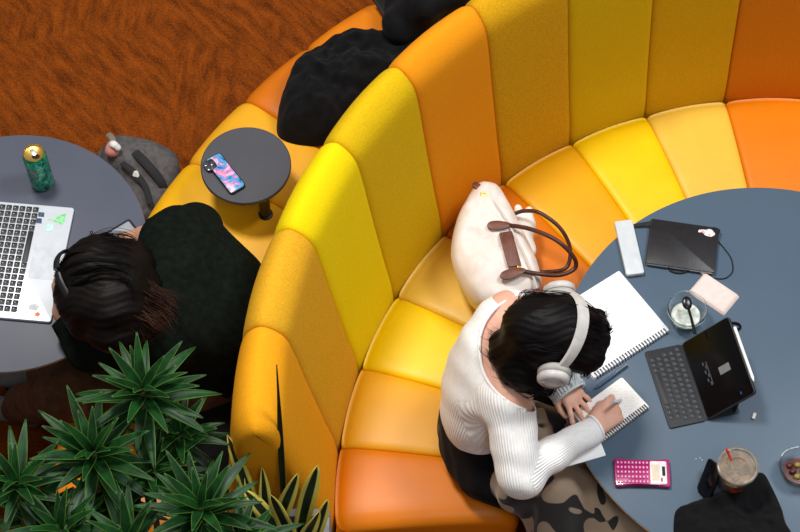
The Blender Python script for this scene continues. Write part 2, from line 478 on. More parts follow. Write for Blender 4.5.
# ------------------------------------------------------------ tables
slate = mat('slate_blue_laminate', (76, 94, 112), .42, c2=(73, 91, 109), vscale=6, spec=.35)
slate2 = mat('slate_grey_laminate', (82, 86, 100), .45, c2=(78, 82, 96), vscale=6, spec=.35)
ply = mat('birch_edge', (186, 156, 120), .5, c2=(150, 118, 84), vscale=60)
brass_edge = mat('brown_table_edge', (150, 120, 92), .4)
black_metal = mat('black_metal', (18, 18, 20), .4)
charcoal = mat('charcoal_laminate', (62, 62, 70), .5, c2=(58, 58, 66), vscale=8)
TZ = .74
def round_table(name, loc, r, m, edge, label, n=2.0, th=.026):
    t = thing(name, (loc[0], loc[1], 0), label, 'table')
    pts = []
    for k in range(160):
        a = 2 * PI * k / 160; c, s = math.cos(a), math.sin(a)
        q = (abs(c)**n + abs(s)**n) ** (-1 / n); pts.append((r * c * q, r * s * q))
    T = Matrix.Translation((loc[0], loc[1], 0))
    bm = bmesh.new(); add_slab(bm, T, [(x * .998, y * .998) for x, y in pts], TZ - .0025, TZ, .0008); bm_to('tabletop', bm, m, t)
    bm = bmesh.new(); add_slab(bm, T, pts, TZ - .0085, TZ - .0026, .001); eb_ = bm_to('edge_band', bm, edge, t)
    bm = bmesh.new(); add_slab(bm, T, [(x * .97, y * .97) for x, y in pts], TZ - th, TZ - .0086, .003); bm_to('underside', bm, black_metal, t)
    bm = bmesh.new(); add_lathe(bm, T, [(0, TZ - th), (.12, TZ - th), (.12, TZ - th - .01), (.035, TZ - th - .02), (.035, .03), (.05, .025), (0, .025)], 32); bm_to('pedestal', bm, black_metal, t)
    bm = bmesh.new(); add_lathe(bm, T, [(0, 0), (r * .42, 0), (r * .42, .012), (.05, .03), (0, .03)], 48); bm_to('base', bm, black_metal, t)
    return t
round_table('round_table', (.998, 2.264), .577, slate, ply, 'large round slate blue table inside the curved sofa')
round_table('round_table', (-1.071, 2.640), .375, slate2, brass_edge, 'grey rounded table holding the white laptop and green can', n=2.0)

t = thing('side_table', (-.445, 2.99, .462), 'small round charcoal side table holding the phone, on the outer sofa seat', 'table')
T = Matrix.Translation((-.446, 2.99, 0))
bm = bmesh.new(); add_lathe(bm, T, [(0, .605), (.128, .605), (.131, .608), (.131, .617), (.1285, .62), (0, .62)], 72); bm_to('tabletop', bm, charcoal, t)
c = Vector((-.395, 2.915, 0)); T2 = Matrix.Translation(c)
bm = bmesh.new(); add_lathe(bm, T2, [(0, .47), (.016, .47), (.016, .605), (0, .605)], 20); bm_to('post', bm, black_metal, t)
bm = bmesh.new(); add_lathe(bm, T2, [(0, .463), (.021, .463), (.021, .469), (.018, .471), (0, .471)], 32); bm_to('flange', bm, black_metal, t)

# ------------------------------------------------------------ people
skin = mat('warm_skin', (226, 176, 154), .5, c2=(216, 162, 140), vscale=18, spec=.4)
skin2 = mat('tan_skin', (196, 146, 118), .5, c2=(184, 134, 108), vscale=18)
nail_m = mat('pink_nail', (236, 196, 190), .25)
eye_m = mat('eye_white', (235, 232, 228), .2); iris_m = mat('dark_iris', (40, 26, 18), .2); lip_m = mat('lip', (184, 104, 96), .4)
def rib_material(name, c, depth=.6, dark=.93):
    m = mat(name, c, .85, c2=tuple(v * .97 for v in c), vscale=60, sheen=.3, spec=.15)
    nt = m.node_tree; b = nt.nodes['Principled BSDF']
    at = nt.nodes.new('ShaderNodeAttribute'); at.attribute_name = 'rib'
    mu = nt.nodes.new('ShaderNodeMath'); mu.operation = 'MULTIPLY'; mu.inputs[1].default_value = 2 * PI
    si = nt.nodes.new('ShaderNodeMath'); si.operation = 'SINE'
    nt.links.new(at.outputs['Fac'], mu.inputs[0]); nt.links.new(mu.outputs[0], si.inputs[0])
    bp = nt.nodes.new('ShaderNodeBump'); bp.inputs['Strength'].default_value = depth; bp.inputs['Distance'].default_value = .0018
    nt.links.new(si.outputs[0], bp.inputs['Height']); nt.links.new(bp.outputs['Normal'], b.inputs['Normal'])
    return m
def hair_material(name, c, c2, sc=1.0):
    m = mat(name, c, .5, c2=c2, vscale=14, spec=.14, bump=.25, bscale=160)
    return m

def hand(wrist, fwd, back, side, curls, spread=.12, s=1.0, thumb=(.55, .5), k=.006):
    """palm, four fingers and a thumb; side points to the thumb. returns primitives, fingertips"""
    f = Vector(fwd).normalized(); b = Vector(back); b = (b - f * b.dot(f)).normalized(); sd = f.cross(b)
    if sd.dot(Vector(side)) < 0: sd = -sd
    w = Vector(wrist); pr = []; tips = []
    kn = []
    for i in range(4):
        off = (.028 - i * .0185) * s
        K = w + f * ((.082, .086, .082, .074)[i] * s) + sd * off - b * (.002 * i)
        kn.append(K); pr.append(cap(w + f * .012 + sd * off * .6, .015 * s, K, .0115 * s, .012))
    L = [(.036, .024, .019), (.040, .027, .020), (.037, .025, .019), (.030, .019, .017)]
    for i in range(4):
        p = kn[i]; d = (f + sd * spread * (1.1 - i * .75)).normalized(); nb = b
        for j, l in enumerate(L[i]):
            q = Matrix.Rotation(-curls[i][j], 3, f.cross(b).normalized()) if False else None
            ang = curls[i][j]; axis = d.cross(nb).normalized()
            R = Matrix.Rotation(-ang, 3, axis); d2 = R @ d; nb2 = R @ nb
            d, nb = d2, nb2
            p2 = p + d * l * s; r0 = (.0092, .0084, .0076)[j] * s * (.88 if i == 3 else 1); r1 = (.0084, .0076, .0066)[j] * s * (.88 if i == 3 else 1)
            pr.append(cap(p, r0, p2, r1, k if j else .008)); p = p2
        tips.append((p, d, nb))
    tb = w + f * .025 * s + sd * .022 * s - b * .006
    d = (f * math.cos(thumb[0]) + sd * math.sin(thumb[0]) - b * .25).normalized(); p1 = tb + d * .04 * s
    pr.append(cap(tb, .017 * s, p1, .011 * s, .012))
    d2 = (d + (f * .6 - sd * thumb[1] - b * .2)).normalized(); p2 = p1 + d2 * .030 * s; p3 = p2 + (d2 * .9 - sd * .25).normalized() * .024 * s
    pr.append(cap(p1, .0105 * s, p2, .0092 * s, .006)); pr.append(cap(p2, .0092 * s, p3, .0078 * s, .004))
    tips.append((p3, d2, b))
    return pr, tips

def head_prims(c, crown, face, s=1.0):
    cr = Vector(crown).normalized(); fa = Vector(face); fa = (fa - cr * fa.dot(cr)).normalized(); sd = fa.cross(cr)
    R = Matrix((sd, fa, cr)).transposed()      # columns: side, face, crown
    W = lambda x, y, z: c + (sd * x + fa * y + cr * z) * s
    pr = [ell(W(0, -.008, .022), (.075 * s, .093 * s, .088 * s), R, .01), ell(W(0, .022, -.045), (.058 * s, .066 * s, .07 * s), R, .03),
          ell(W(0, .062, -.092), (.022 * s, .02 * s, .02 * s), R, .025),
          cap(W(0, .087, .004), .008 * s, W(0, .103, -.03), .011 * s, .012), ell(W(.013, .094, -.034), (.008,) * 3, R, .008), ell(W(-.013, .094, -.034), (.008,) * 3, R, .008),
          cap(W(-.035, .083, .018), .008, W(.035, .083, .018), .008, .014), ell(W(.034, .072, -.03), (.02, .016, .018), R, .02), ell(W(-.034, .072, -.03), (.02, .016, .018), R, .02),
          cap(W(-.016, .088, -.062), .006, W(.016, .088, -.062), .006, .01)]
    for q in (1, -1):
        pr.append(ell(W(q * .078, -.006, -.012), (.009, .018, .031), R, .006)); pr.append(cap(W(q * .08, -.004, .012), .006, W(q * .084, -.016, .004), .005, .004))
    return pr, W, R
def face_parts(W, parent, R):
    for q in (1, -1):
        bm = bmesh.new(); bmesh.ops.create_uvsphere(bm, u_segments=16, v_segments=10, radius=.0115, matrix=Matrix.Translation(W(q * .031, .076, .004))); e = bm_to('eye', bm, eye_m, parent)
        bm = bmesh.new(); bmesh.ops.create_uvsphere(bm, u_segments=12, v_segments=8, radius=.006, matrix=Matrix.Translation(W(q * .031, .0835, .003))); bm_to('iris', bm, iris_m, e)
        bm = bmesh.new(); add_tube(bm, [W(q * .016, .089, .022), W(q * .03, .091, .027), W(q * .046, .083, .023)], [.0025, .003, .0015], 6); bm_to('eyebrow', bm, iris_m, parent)
    bm = bmesh.new(); add_tube(bm, [W(-.024, .088, -.064), W(-.008, .0955, -.061), W(0, .0955, -.063), W(.008, .0955, -.061), W(.024, .088, -.064)], [.002, .005, .005, .005, .002], 8); bm_to('lips', bm, lip_m, parent)

def strands(bm, paths, n, spread, r=(.0006, .0012), seed=1, wob=.006):
    rnd = random.Random(seed)
    for path in paths:
        pts = catmull(path, 7)
        for _ in range(n):
            o0 = Vector([rnd.gauss(0, spread) for _ in range(3)]); o1 = Vector([rnd.gauss(0, spread * 1.5) for _ in range(3)])
            ph = rnd.random() * 6; N = len(pts); rr = rnd.uniform(*r); cutn = rnd.randint(int(N * .75), N)
            q = [p + o0.lerp(o1, i / N) + Vector((math.sin(ph + i * .6), math.cos(ph + i * .5), 0)) * wob * (i / N) for i, p in enumerate(pts[:cutn])]
            M_ = len(q); add_tube(bm, q, [rr * max(.15, math.sin(PI * min(1, .25 + .75 * i / M_)) ) if i > M_ * .3 else rr for i in range(M_)], 5)

# ---- person in the white ribbed top
pel, low, mid, che, nkb = P(481, 430, .575), P(476, 408, .69), P(479, 383, .80), P(496, 358, .89), P(520, 352, .975)
hd = P(559, 337, 1.075)
shR, shL = P(508, 397, .915), P(511, 313, .935)
elR, wrR = P(519, 475, .79), P(592, 430, .775)
elL, wrL = P(534, 344, .79), P(557, 376, .775)
torso = [ell(pel, (.115, .145, .12), k=.05), ell(low, (.085, .125, .12), k=.05), ell(mid, (.083, .130, .12), k=.05), ell(che, (.085, .145, .09), k=.05),
         cap(shR, .052, shL, .050, .06), cap(che + Vector((0, 0, .03)), .075, nkb, .05, .05)]
armsR = [cap(shR, .052, elR, .042, .04), cap(elR, .041, wrR, .026, .02)]
armsL = [cap(shL, .050, elL, .040, .04), cap(elL, .039, wrL, .026, .02)]
neck = [cap(nkb + Vector((-.01, 0, -.02)), .052, hd + Vector((-.035, 0, -.035)), .05, .04)]
hp, HW, HR = head_prims(hd, (.50, -.10, .86), (.84, -.05, -.50))
fw = (P(614, 410, .77) - wrR); fw.z = -.005
hR, tR = hand(wrR + fw.normalized() * .012, fw, (-.15, -.5, 1), (-.6, 1, 0), [(.75, 1.3, .9), (.95, 1.4, .9), (1.1, 1.4, .9), (1.15, 1.4, .9)], .05, .96, (.35, .9))
fl = (P(583, 409, .76) - wrL); fl.z = -.012
hL, tL = hand(wrL + fl.normalized() * .0, fl, (.1, 0, 1), (-1, -.5, 0), [(.2, .3, .2), (.15, .25, .2), (.15, .25, .2), (.2, .3, .2)], .30, .90, (.6, .3))
kR, kL = Vector((.62, 1.93, .50)), Vector((.66, 2.12, .50))
fR, fL_ = Vector((.58, 1.86, .09)), Vector((.62, 2.14, .09))
legs = []
for hx, kn, ft in ((pel + Vector((.03, -.09, -.03)), kR, fR), (pel + Vector((.03, .09, -.03)), kL, fL_)):
    legs += [cap(hx, .085, kn, .058, .04), cap(kn, .056, ft, .036, .02), cap(ft + Vector((-.02, 0, -.045)), .036, ft + Vector((.14, -.01, -.058)), .027, .02)]
body = solid('person', torso + armsR + armsL + neck + hp + hR + hL + legs, skin, res=.0046)
tag(body, 'person in white ribbed top and headphones, bent over a notebook and writing', 'person')
face_parts(HW, body, HR)
for (p, d, nb) in tL + tR:
    bm = bmesh.new(); bmesh.ops.create_uvsphere(bm, u_segments=10, v_segments=6, radius=1, matrix=frame(p + nb * .0052 + d * .001, d, nb) @ Matrix.Diagonal((.0062, .0048, .0022, 1)))
    bm_to('fingernail', bm, nail_m, body)
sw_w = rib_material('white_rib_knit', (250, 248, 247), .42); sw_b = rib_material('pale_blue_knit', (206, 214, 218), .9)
nc = np.array(P(535, 348, 1.0)); 
g_neck = lambda V: .140 - np.linalg.norm((V - nc) * np.array([1.0, .86, .9]), axis=1)
g_hem = lambda V: (.655 + (V[:, 0] - .2) * -.25) - V[:, 2] - np.where(V[:, 0] > .42, 9, 0)
def g_end(w, d, l):
    w = np.array(w); d = np.array(Vector(d).normalized())
    def g(V):
        q = V - w; t = q @ d; rad = np.linalg.norm(q - t[:, None] * d, axis=1)
        return np.where(rad < .10, t - l, -1)
    return g
fdR = (wrR - elR).normalized(); fdL = (wrL - elL).normalized()
ribs1 = [(low, che, (1, 0, 0), 110), (shR, elR, (1, 0, -.3), 52), (elR, wrR, (0, 0, -1), 46), (shL, elL, (0, 0, -1), 52)]
top_prims = torso[1:] + [cap(shR, .054, shR.lerp(elR, .55), .050, .03), cap(shR.lerp(elR, .5), .050, elR + Vector((-.0, -.005, 0)), .050, .02),
                         cap(elR, .044, elR.lerp(wrR, .45), .034, .02), cap(elR.lerp(wrR, .4), .034, wrR + fdR * .03, .026, .02)]
def sleeve_folds(D, X, Y, Z):
    e = elR; dd = np.sqrt((X - e.x)**2 + (Y - e.y)**2 + (Z - e.z)**2)
    return (D + .0045 * np.sin(dd * 95 + 3 * X * 10) * np.exp(-(dd / .10)**2) + .003 * np.sin(X * 40 + Y * 23) * np.sin(Z * 45 + Y * 30)).astype(np.float32)
solid('ribbed_top', top_prims, sw_w, body, res=.0055, iso=.009, post=sleeve_folds, gs=[g_neck, lambda V: np.where(V[:, 0] < .5, .648 - V[:, 2], -1), g_end(wrR, fdR, .012)], thick=.004, ribs=ribs1)
tp = body.children[[c.name.split('.')[0] for c in body.children].index('ribbed_top')]
bmm = bmesh.new(); bmm.from_mesh(tp.data)
bv = [v.co.copy() for v in bmm.verts if v.is_boundary]
bmm.free()
bv = [v for v in bv if abs(g_neck(np.array([v]))[0]) < .004]
cc = sum(bv, Vector()) / len(bv); bins = {}
for v in bv: bins.setdefault(int((math.atan2(v.y - cc.y, v.x - cc.x) + PI) / (2 * PI) * 40), []).append(v)
lp = [sum(b_, Vector()) / len(b_) for k_, b_ in sorted(bins.items())]
for _ in range(3): lp = [(lp[i-1] + lp[i] * 2 + lp[(i+1) % len(lp)]) / 4 for i in range(len(lp))]
lp = [p + (p - Vector(nc)).normalized() * .002 for p in lp]
bm = bmesh.new(); add_tube(bm, catmull(lp, 3, closed=True), .0042, 8, closed=True); bm_to('neckline_trim', bm, sw_w, body)
slv = [cap(shL.lerp(elL, .28), .050, elL, .050, .03), cap(elL, .05, elL.lerp(wrL, .5), .046, .03), cap(elL.lerp(wrL, .5), .045, wrL + fdL * .09, .040, .02)]
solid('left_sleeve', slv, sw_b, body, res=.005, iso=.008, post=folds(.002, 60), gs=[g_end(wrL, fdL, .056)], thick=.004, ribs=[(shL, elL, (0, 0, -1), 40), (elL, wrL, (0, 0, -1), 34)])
def cuff(w, d, r, m, parent):
    bm = bmesh.new(); u = Vector((0, 0, 1)); s_ = d.cross(u).normalized(); u = s_.cross(d); pts = [w + (s_ * math.cos(2*PI*k/40) + u * math.sin(2*PI*k/40)) * r for k in range(40)]
    add_tube(bm, pts, .0045, 8, closed=True, up=d); return bm_to('cuff', bm, m, parent)
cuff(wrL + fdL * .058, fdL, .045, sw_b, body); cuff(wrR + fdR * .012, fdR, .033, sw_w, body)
# neckline trim of the camisole strap
blk = mat('black_cloth', (20, 20, 22), .9, c2=(14, 14, 16), vscale=30, bump=.4, bscale=300, sheen=.03, spec=.15)
def shell_pt(x, y, z): return P(x, y, z)
bm = bmesh.new(); add_tube(bm, catmull([P(484, 322, .945), P(492, 314, .972), P(504, 311, .992), P(517, 315, .992), P(524, 322, .98)], 6), .0045, 8, flat=.4); bm_to('camisole_strap', bm, blk, body)
# black trousers
solid('trousers', [ell(pel + Vector((.01, 0, -.02)), (.122, .155, .11), k=.03), ell(low + Vector((.0, 0, -.05)), (.092, .135, .10), k=.03)] + [(l[0], l[1], l[2] + .012, l[3], l[4] + .014, l[5]) for l in (legs[0], legs[1], legs[3], legs[4])], blk, body, res=.007, iso=.006, post=folds(.003, 40, 1.0))
# shoes
for ft in (fR, fL_):
    solid('shoe', [cap(ft + Vector((-.03, 0, -.045)), .042, ft + Vector((.14, -.01, -.052)), .034, .02), cap(ft + Vector((-.01, 0, 0)), .045, ft + Vector((-.02, 0, -.04)), .043, .02)], blk, body, res=.006)
# hair
hair_m = hair_material('black_hair', (14, 11, 12), (8, 6, 7))
hc = HW(0, -.012, .028)
hair_pr = [ell(hc, (.090, .106, .096), HR, .02), ell(HW(0, -.055, -.02), (.080, .062, .095), HR, .04),
           cap(HW(0, -.085, -.01), .058, P(522, 350, 1.045), .042, .05), cap(HW(-.03, -.07, -.03), .055, P(520, 368, 1.02), .032, .04), cap(P(524, 350, 1.04), .040, P(503, 350, 1.015), .022, .04),
           cap(HW(-.065, -.02, -.03), .036, P(532, 378, .99), .020, .04), cap(P(518, 370, 1.02), .034, P(500, 356, 1.015), .022, .04), cap(P(515, 345, 1.04), .03, P(500, 340, 1.02), .018, .04), cap(P(526, 376, 1.0), .028, P(512, 372, 1.01), .018, .04),
           cap(HW(.045, .055, .045), .045, P(598, 318, 1.05), .020, .04), cap(P(596, 317, 1.05), .018, P(607, 322, 1.0), .004, .015), cap(HW(-.02, .06, .03), .05, P(582, 345, 1.03), .035, .04)]
def hair_ridges(D, X, Y, Z):
    q = np.sin((Y * 1.0 + .35 * Z) * 330 + 4 * np.sin(X * 40)) * .0009 + np.sin((Y - X * .4) * 120) * .0015
    return (D + q).astype(np.float32)
V, Fq = sdf_mesh(hair_pr, .0045, 0, hair_ridges)
me = np_mesh('hair', V, Fq); hair = link('hair', me, hair_m, body)
bm = bmesh.new(); bm.from_mesh(me)
pp = []
for sx in (-.07, -.05, -.03, -.01, .01, .03, .05, .07):
    pp.append([HW(sx * .6, .05, .115 - abs(sx) * .35), HW(sx, -.02, .122 - abs(sx) * .55), HW(sx, -.09, .070 - abs(sx) * .3), HW(sx * .9, -.115, .0), P(534 - sx * 60, 356 - sx * 160, 1.07), P(512, 360 - sx * 110, 1.045)])
strands(bm, pp, 26, .006, seed=2, r=(.0005, .0010))
strands(bm, [[HW(-.06, -.08, 0), P(532, 372, 1.03), P(512, 372, 1.035), P(500, 362, 1.02), P(492, 345, .99)], [HW(-.07, -.05, 0), P(538, 380, 1.02), P(520, 380, 1.02), P(505, 374, 1.01)],
             [HW(0, -.1, -.02), P(520, 350, 1.05), P(503, 345, 1.03), P(495, 332, .99)], [HW(-.05, -.08, -.02), P(524, 365, 1.04), P(508, 355, 1.03), P(500, 340, 1.01)],
             [HW(-.08, 0, -.02), P(552, 388, .98), P(540, 388, .97), P(531, 384, .96)], [HW(0, -.1, 0), P(522, 352, 1.05), P(505, 348, 1.035), P(493, 336, 1.01), P(488, 328, .98)], [HW(-.03, -.1, 0), P(520, 366, 1.04), P(503, 366, 1.03), P(490, 352, 1.0), P(486, 338, .98)], [HW(-.06, -.07, -.02), P(530, 378, 1.01), P(512, 382, 1.01), P(500, 374, 1.0), P(493, 362, .99)], [HW(-.06, -.05, -.02), P(540, 386, .99), P(524, 388, .99), P(512, 382, .99)]], 34, .007, seed=3)
strands(bm, [[HW(.06, .06, .08), HW(.085, .07, .02), P(602, 318, 1.06), P(608, 322, 1.0)], [HW(-.02, .09, .09), HW(-.03, .115, .02), P(592, 352, 1.0), P(584, 362, .97)],
             [HW(-.06, .07, .07), HW(-.09, .06, 0), P(572, 374, .97), P(570, 380, .93)]], 24, .006, seed=4)
bm.to_mesh(me); bm.free(); me.polygons.foreach_set('use_smooth', [True] * len(me.polygons))

# headphones
hpw = mat('pearl_white_plastic', (206, 202, 198), .4); hpc = mat('soft_grey_cushion', (176, 172, 168), .6); hpg = mat('silver_trim', (170, 168, 166), .3, metal=.6)
t = thing('headphones', HW(0, 0, .12), 'pearl white over-ear headphones worn on the black hair', 'headphones')
bm = bmesh.new(); ring = []
for k in range(33):
    a = PI * k / 32; x, z = -.108 * math.cos(a), .126 * math.sin(a)
    ring.append((HW(x, -.014 - .004 * (1 - math.sin(a)), z), .0))
up = (HW(0, 1, 0) - HW(0, 0, 0))
rings = []
for i, (p, _) in enumerate(ring):
    a = PI * i / 32; out = (HW(-math.cos(a), 0, math.sin(a)) - HW(0, 0, 0)).normalized()
    w = .0165 * (.62 + .38 * math.sin(a)); th = .0055
    prof = [(-w, -th * .3), (-w * .8, th), (0, th * 1.25), (w * .8, th), (w, -th * .3), (w * .7, -th), (0, -th), (-w * .7, -th)]
    rings.append([bm.verts.new(p + up * u + out * v) for u, v in prof])
for a_, b_ in zip(rings, rings[1:]):
    for k in range(8): bm.faces.new((a_[k], a_[(k+1) % 8], b_[(k+1) % 8], b_[k]))
bm.faces.new(rings[0]); bm.faces.new(rings[-1][::-1])
bm_to('headband', bm, hpw, t)
for q in (-1, 1):
    Mx = frame(HW(q * .094, -.014, .012), HW(0, .2, 1) - HW(0, 0, 0), HW(q, -.1, 0) - HW(0, 0, 0)) @ Matrix.Diagonal((1.18, 1, 1, 1))
    bm = bmesh.new(); add_lathe(bm, Mx, [(0, .004), (.020, .004), (.034, .0), (.0385, .006), (.0385, .014), (.033, .02), (0, .02)], 36); cu = bm_to('ear_cushion', bm, hpc, t)
    bm = bmesh.new(); add_lathe(bm, Mx, [(0, .0205), (.035, .0205), (.0375, .024), (.036, .034), (.028, .0405), (.0, .042)], 36); ecp = bm_to('ear_cup', bm, hpw, t)
    bm = bmesh.new(); add_lathe(bm, Mx, [(.020, .0415), (.024, .0428), (.026, .0405), (.024, .039), (.020, .0395)], 36, closed=True); bm_to('trim_ring', bm, hpg, ecp)
    bm = bmesh.new(); add_tube(bm, [HW(q * .107, -.018, .018), HW(q * .120, -.018, .02), HW(q * .128, -.014, .012)], .006, 8); bm_to('yoke', bm, hpg, t)

# pen in the fist
pen_m = mat('clear_pen_plastic', (190, 196, 204), .15); 
tip = P(622, 400, .7495); bm = bmesh.new(); e_ = P(613, 402, .835)
add_tube(bm, [tip, tip.lerp(e_, .1), tip.lerp(e_, .14), e_], [.0008, .0034, .0042, .0042], 10); bm_to_o = recenter(bm_to('pen', bm, pen_m)); tag(bm_to_o, 'slim pale pen held upright in the writing fist', 'pen')

# ---- person in the dark green top at the grey table
pel2, low2, mid2, che2, nk2 = P(205, 355, .57), P(215, 328, .68), P(208, 300, .80), P(180, 285, .885), P(146, 284, .93)
hd2 = P(101, 290, .975)
s2F, s2N = P(172, 238, .885), P(165, 338, .86)
e2F, w2F = P(152, 226, .80), P(130, 235, .775)
e2F = P(198, 228, .79); w2F = P(145, 235, .775)
e2N, w2N = P(92, 345, .785), P(62, 312, .83)
torso2 = [ell(pel2, (.13, .155, .12), k=.05), ell(low2, (.12, .15, .12), k=.07), ell(mid2, (.125, .165, .115), k=.07), ell(che2, (.115, .165, .10), k=.07), cap(s2F, .054, s2N, .054, .06), cap(che2 + Vector((0, 0, .02)), .075, nk2, .05, .05)]
arm2 = [cap(s2F, .052, e2F, .042, .04), cap(e2F, .04, w2F, .027, .02), cap(s2N, .052, e2N, .042, .04), cap(e2N, .04, w2N, .027, .02)]
hp2, HW2, HR2 = head_prims(hd2, (-.62, .30, .72), (-.68, -.25, -.68))
f2 = P(122, 241, .765) - w2F
h2F, t2F = hand(w2F, f2, (0, .1, 1), (0, -1, 0), [(.35, .5, .3)] * 4, .12, .85)
h2N, t2N = hand(w2N, (P(54, 285, .90) - w2N), (-.9, -.2, .3), (0, 0, 1), [(.4, .5, .4)] * 4, .1, .92)
k2 = [P(85, 372, .48), P(60, 392, .48)]; f2_ = [P(55, 400, .10), P(30, 425, .10)]
legs2 = []
for hx, kn, ft in ((pel2 + Vector((-.03, .07, -.02)), P(78, 368, .48), P(46, 374, .09)), (pel2 + Vector((-.03, -.07, -.02)), P(62, 394, .48), P(22, 405, .09))):
    legs2 += [cap(hx, .085, kn, .058, .04), cap(kn, .056, ft, .036, .02), cap(ft + Vector((.02, 0, -.045)), .036, ft + Vector((-.14, .02, -.058)), .027, .02)]
body2 = solid('person', torso2 + arm2 + [cap(nk2 + Vector((.01, 0, -.02)), .052, hd2 + Vector((.03, -.01, -.035)), .05, .04)] + hp2 + h2F + h2N + legs2, skin2, res=.005)
tag(body2, 'person in dark green long-sleeved top leaning over the grey table by the laptop', 'person')
face_parts(HW2, body2, HR2)
dkg = mat('dark_green_knit', (18, 24, 19), .95, c2=(12, 16, 13), vscale=50, bump=.35, bscale=350, sheen=.0, spec=.08)
n2c = np.array(P(134, 292, .97))
cl2 = torso2 + [cap(s2F, .062, e2F, .058, .05), cap(e2F, .056, w2F, .036, .03), cap(s2N, .066, e2N, .058, .05), cap(e2N, .056, w2N, .038, .03), ell(P(215, 305, .80), (.14, .17, .12), k=.06), ell(P(190, 255, .84), (.09, .10, .09), k=.06)]
solid('dark_green_top', cl2, dkg, body2, res=.006, iso=.009, post=folds(.0035, 34, 2.0), gs=[lambda V: 0.080 - np.linalg.norm(V - n2c, axis=1), lambda V: np.where(V[:, 0] > -.75, .58 - V[:, 2], -1), g_end(w2F, w2F - e2F, -.012), g_end(w2N, w2N - e2N, -.01)], thick=.004)
brn = mat('brown_corduroy', (92, 56, 30), .9, c2=(64, 36, 18), vscale=25, bump=.4, bscale=200)
solid('brown_trousers', [ell(pel2, (.14, .165, .12), k=.04)] + [(l[0], l[1], l[2] + .012, l[3], l[4] + .02, l[5]) for l in (legs2[0], legs2[1], legs2[3], legs2[4])], brn, body2, res=.007, iso=.004, post=folds(.004, 40, .5))
gsho = mat('grey_suede', (112, 108, 106), .9)
for ft in (P(46, 374, .09), P(22, 405, .09)):
    solid('shoe', [cap(ft + Vector((.03, 0, -.045)), .043, ft + Vector((-.15, .02, -.052)), .035, .02), cap(ft, .046, ft + Vector((.02, 0, -.04)), .044, .02)], gsho, body2, res=.006)
hair2_m = hair_material('dark_brown_hair', (20, 14, 12), (9, 7, 7)); tip_m = hair_material('brown_hair_ends', (64, 40, 30), (34, 21, 17))
hair2_pr = [ell(HW2(0, -.012, .025), (.092, .106, .102), HR2, .02), ell(HW2(0, -.06, -.03), (.090, .07, .098), HR2, .04),
            cap(P(110, 310, 1.0), .085, P(112, 328, .97), .065, .04), cap(P(120, 295, 1.0), .08, P(140, 318, .97), .045, .05), cap(P(85, 300, .99), .075, P(88, 318, .95), .06, .04), cap(P(132, 272, .99), .06, P(145, 290, .98), .045, .03), cap(P(100, 265, 1.0), .08, P(128, 262, .98), .06, .04), cap(P(125, 325, .95), .06, P(150, 322, .95), .035, .04)]
V, Fq = sdf_mesh(hair2_pr, .005, 0, hair_ridges)
me = np_mesh('hair', V, Fq); hair2 = link('hair', me, hair2_m, body2)
bm = bmesh.new(); bm.from_mesh(me)
pp = []
for sx in (-.08, -.055, -.03, 0, .03, .055, .08):
    pp.append([HW2(sx * .6, .05, .11 - abs(sx) * .3), HW2(sx, -.03, .135 - abs(sx) * .5), HW2(sx, -.10, .08), HW2(sx, -.13, .02), P(135 + sx * 40, 300 - sx * 200, 1.03)])
strands(bm, pp, 26, .004, seed=6, r=(.0005, .0010), wob=.002)
bm.to_mesh(me); bm.free(); me.polygons.foreach_set('use_smooth', [True] * len(me.polygons))
bm = bmesh.new()
strands(bm, [[P(128, 285, 1.05), P(145, 298, 1.03), P(160, 308, 1.0), P(172, 322, .98)], [P(125, 295, 1.04), P(142, 312, 1.02), P(155, 322, 1.0), P(168, 330, .97)],
             [P(130, 275, 1.05), P(148, 286, 1.03), P(166, 298, 1.01), P(176, 306, 1.0)], [P(115, 300, 1.04), P(130, 322, 1.0), P(142, 334, .97), P(150, 340, .94)]], 90, .009, seed=8, wob=.004)
bm_to('hair_ends', bm, tip_m, hair2)['label'] = 'loose brown hair ends'
bm = bmesh.new(); pts = []
for k in range(25):
    a = PI * (k / 24) * 1.04 - .06; pts.append(HW2(-.110 * math.cos(a), .020, .141 * math.sin(a)))
add_tube(bm, pts, .0105, 10, flat=.45, up=(HW2(0, 1, 0) - HW2(0, 0, 0)).cross(Vector((.3, .1, .9))))
bm_to('headband', bm, mat('glossy_black_band', (22, 22, 25), .4), body2)

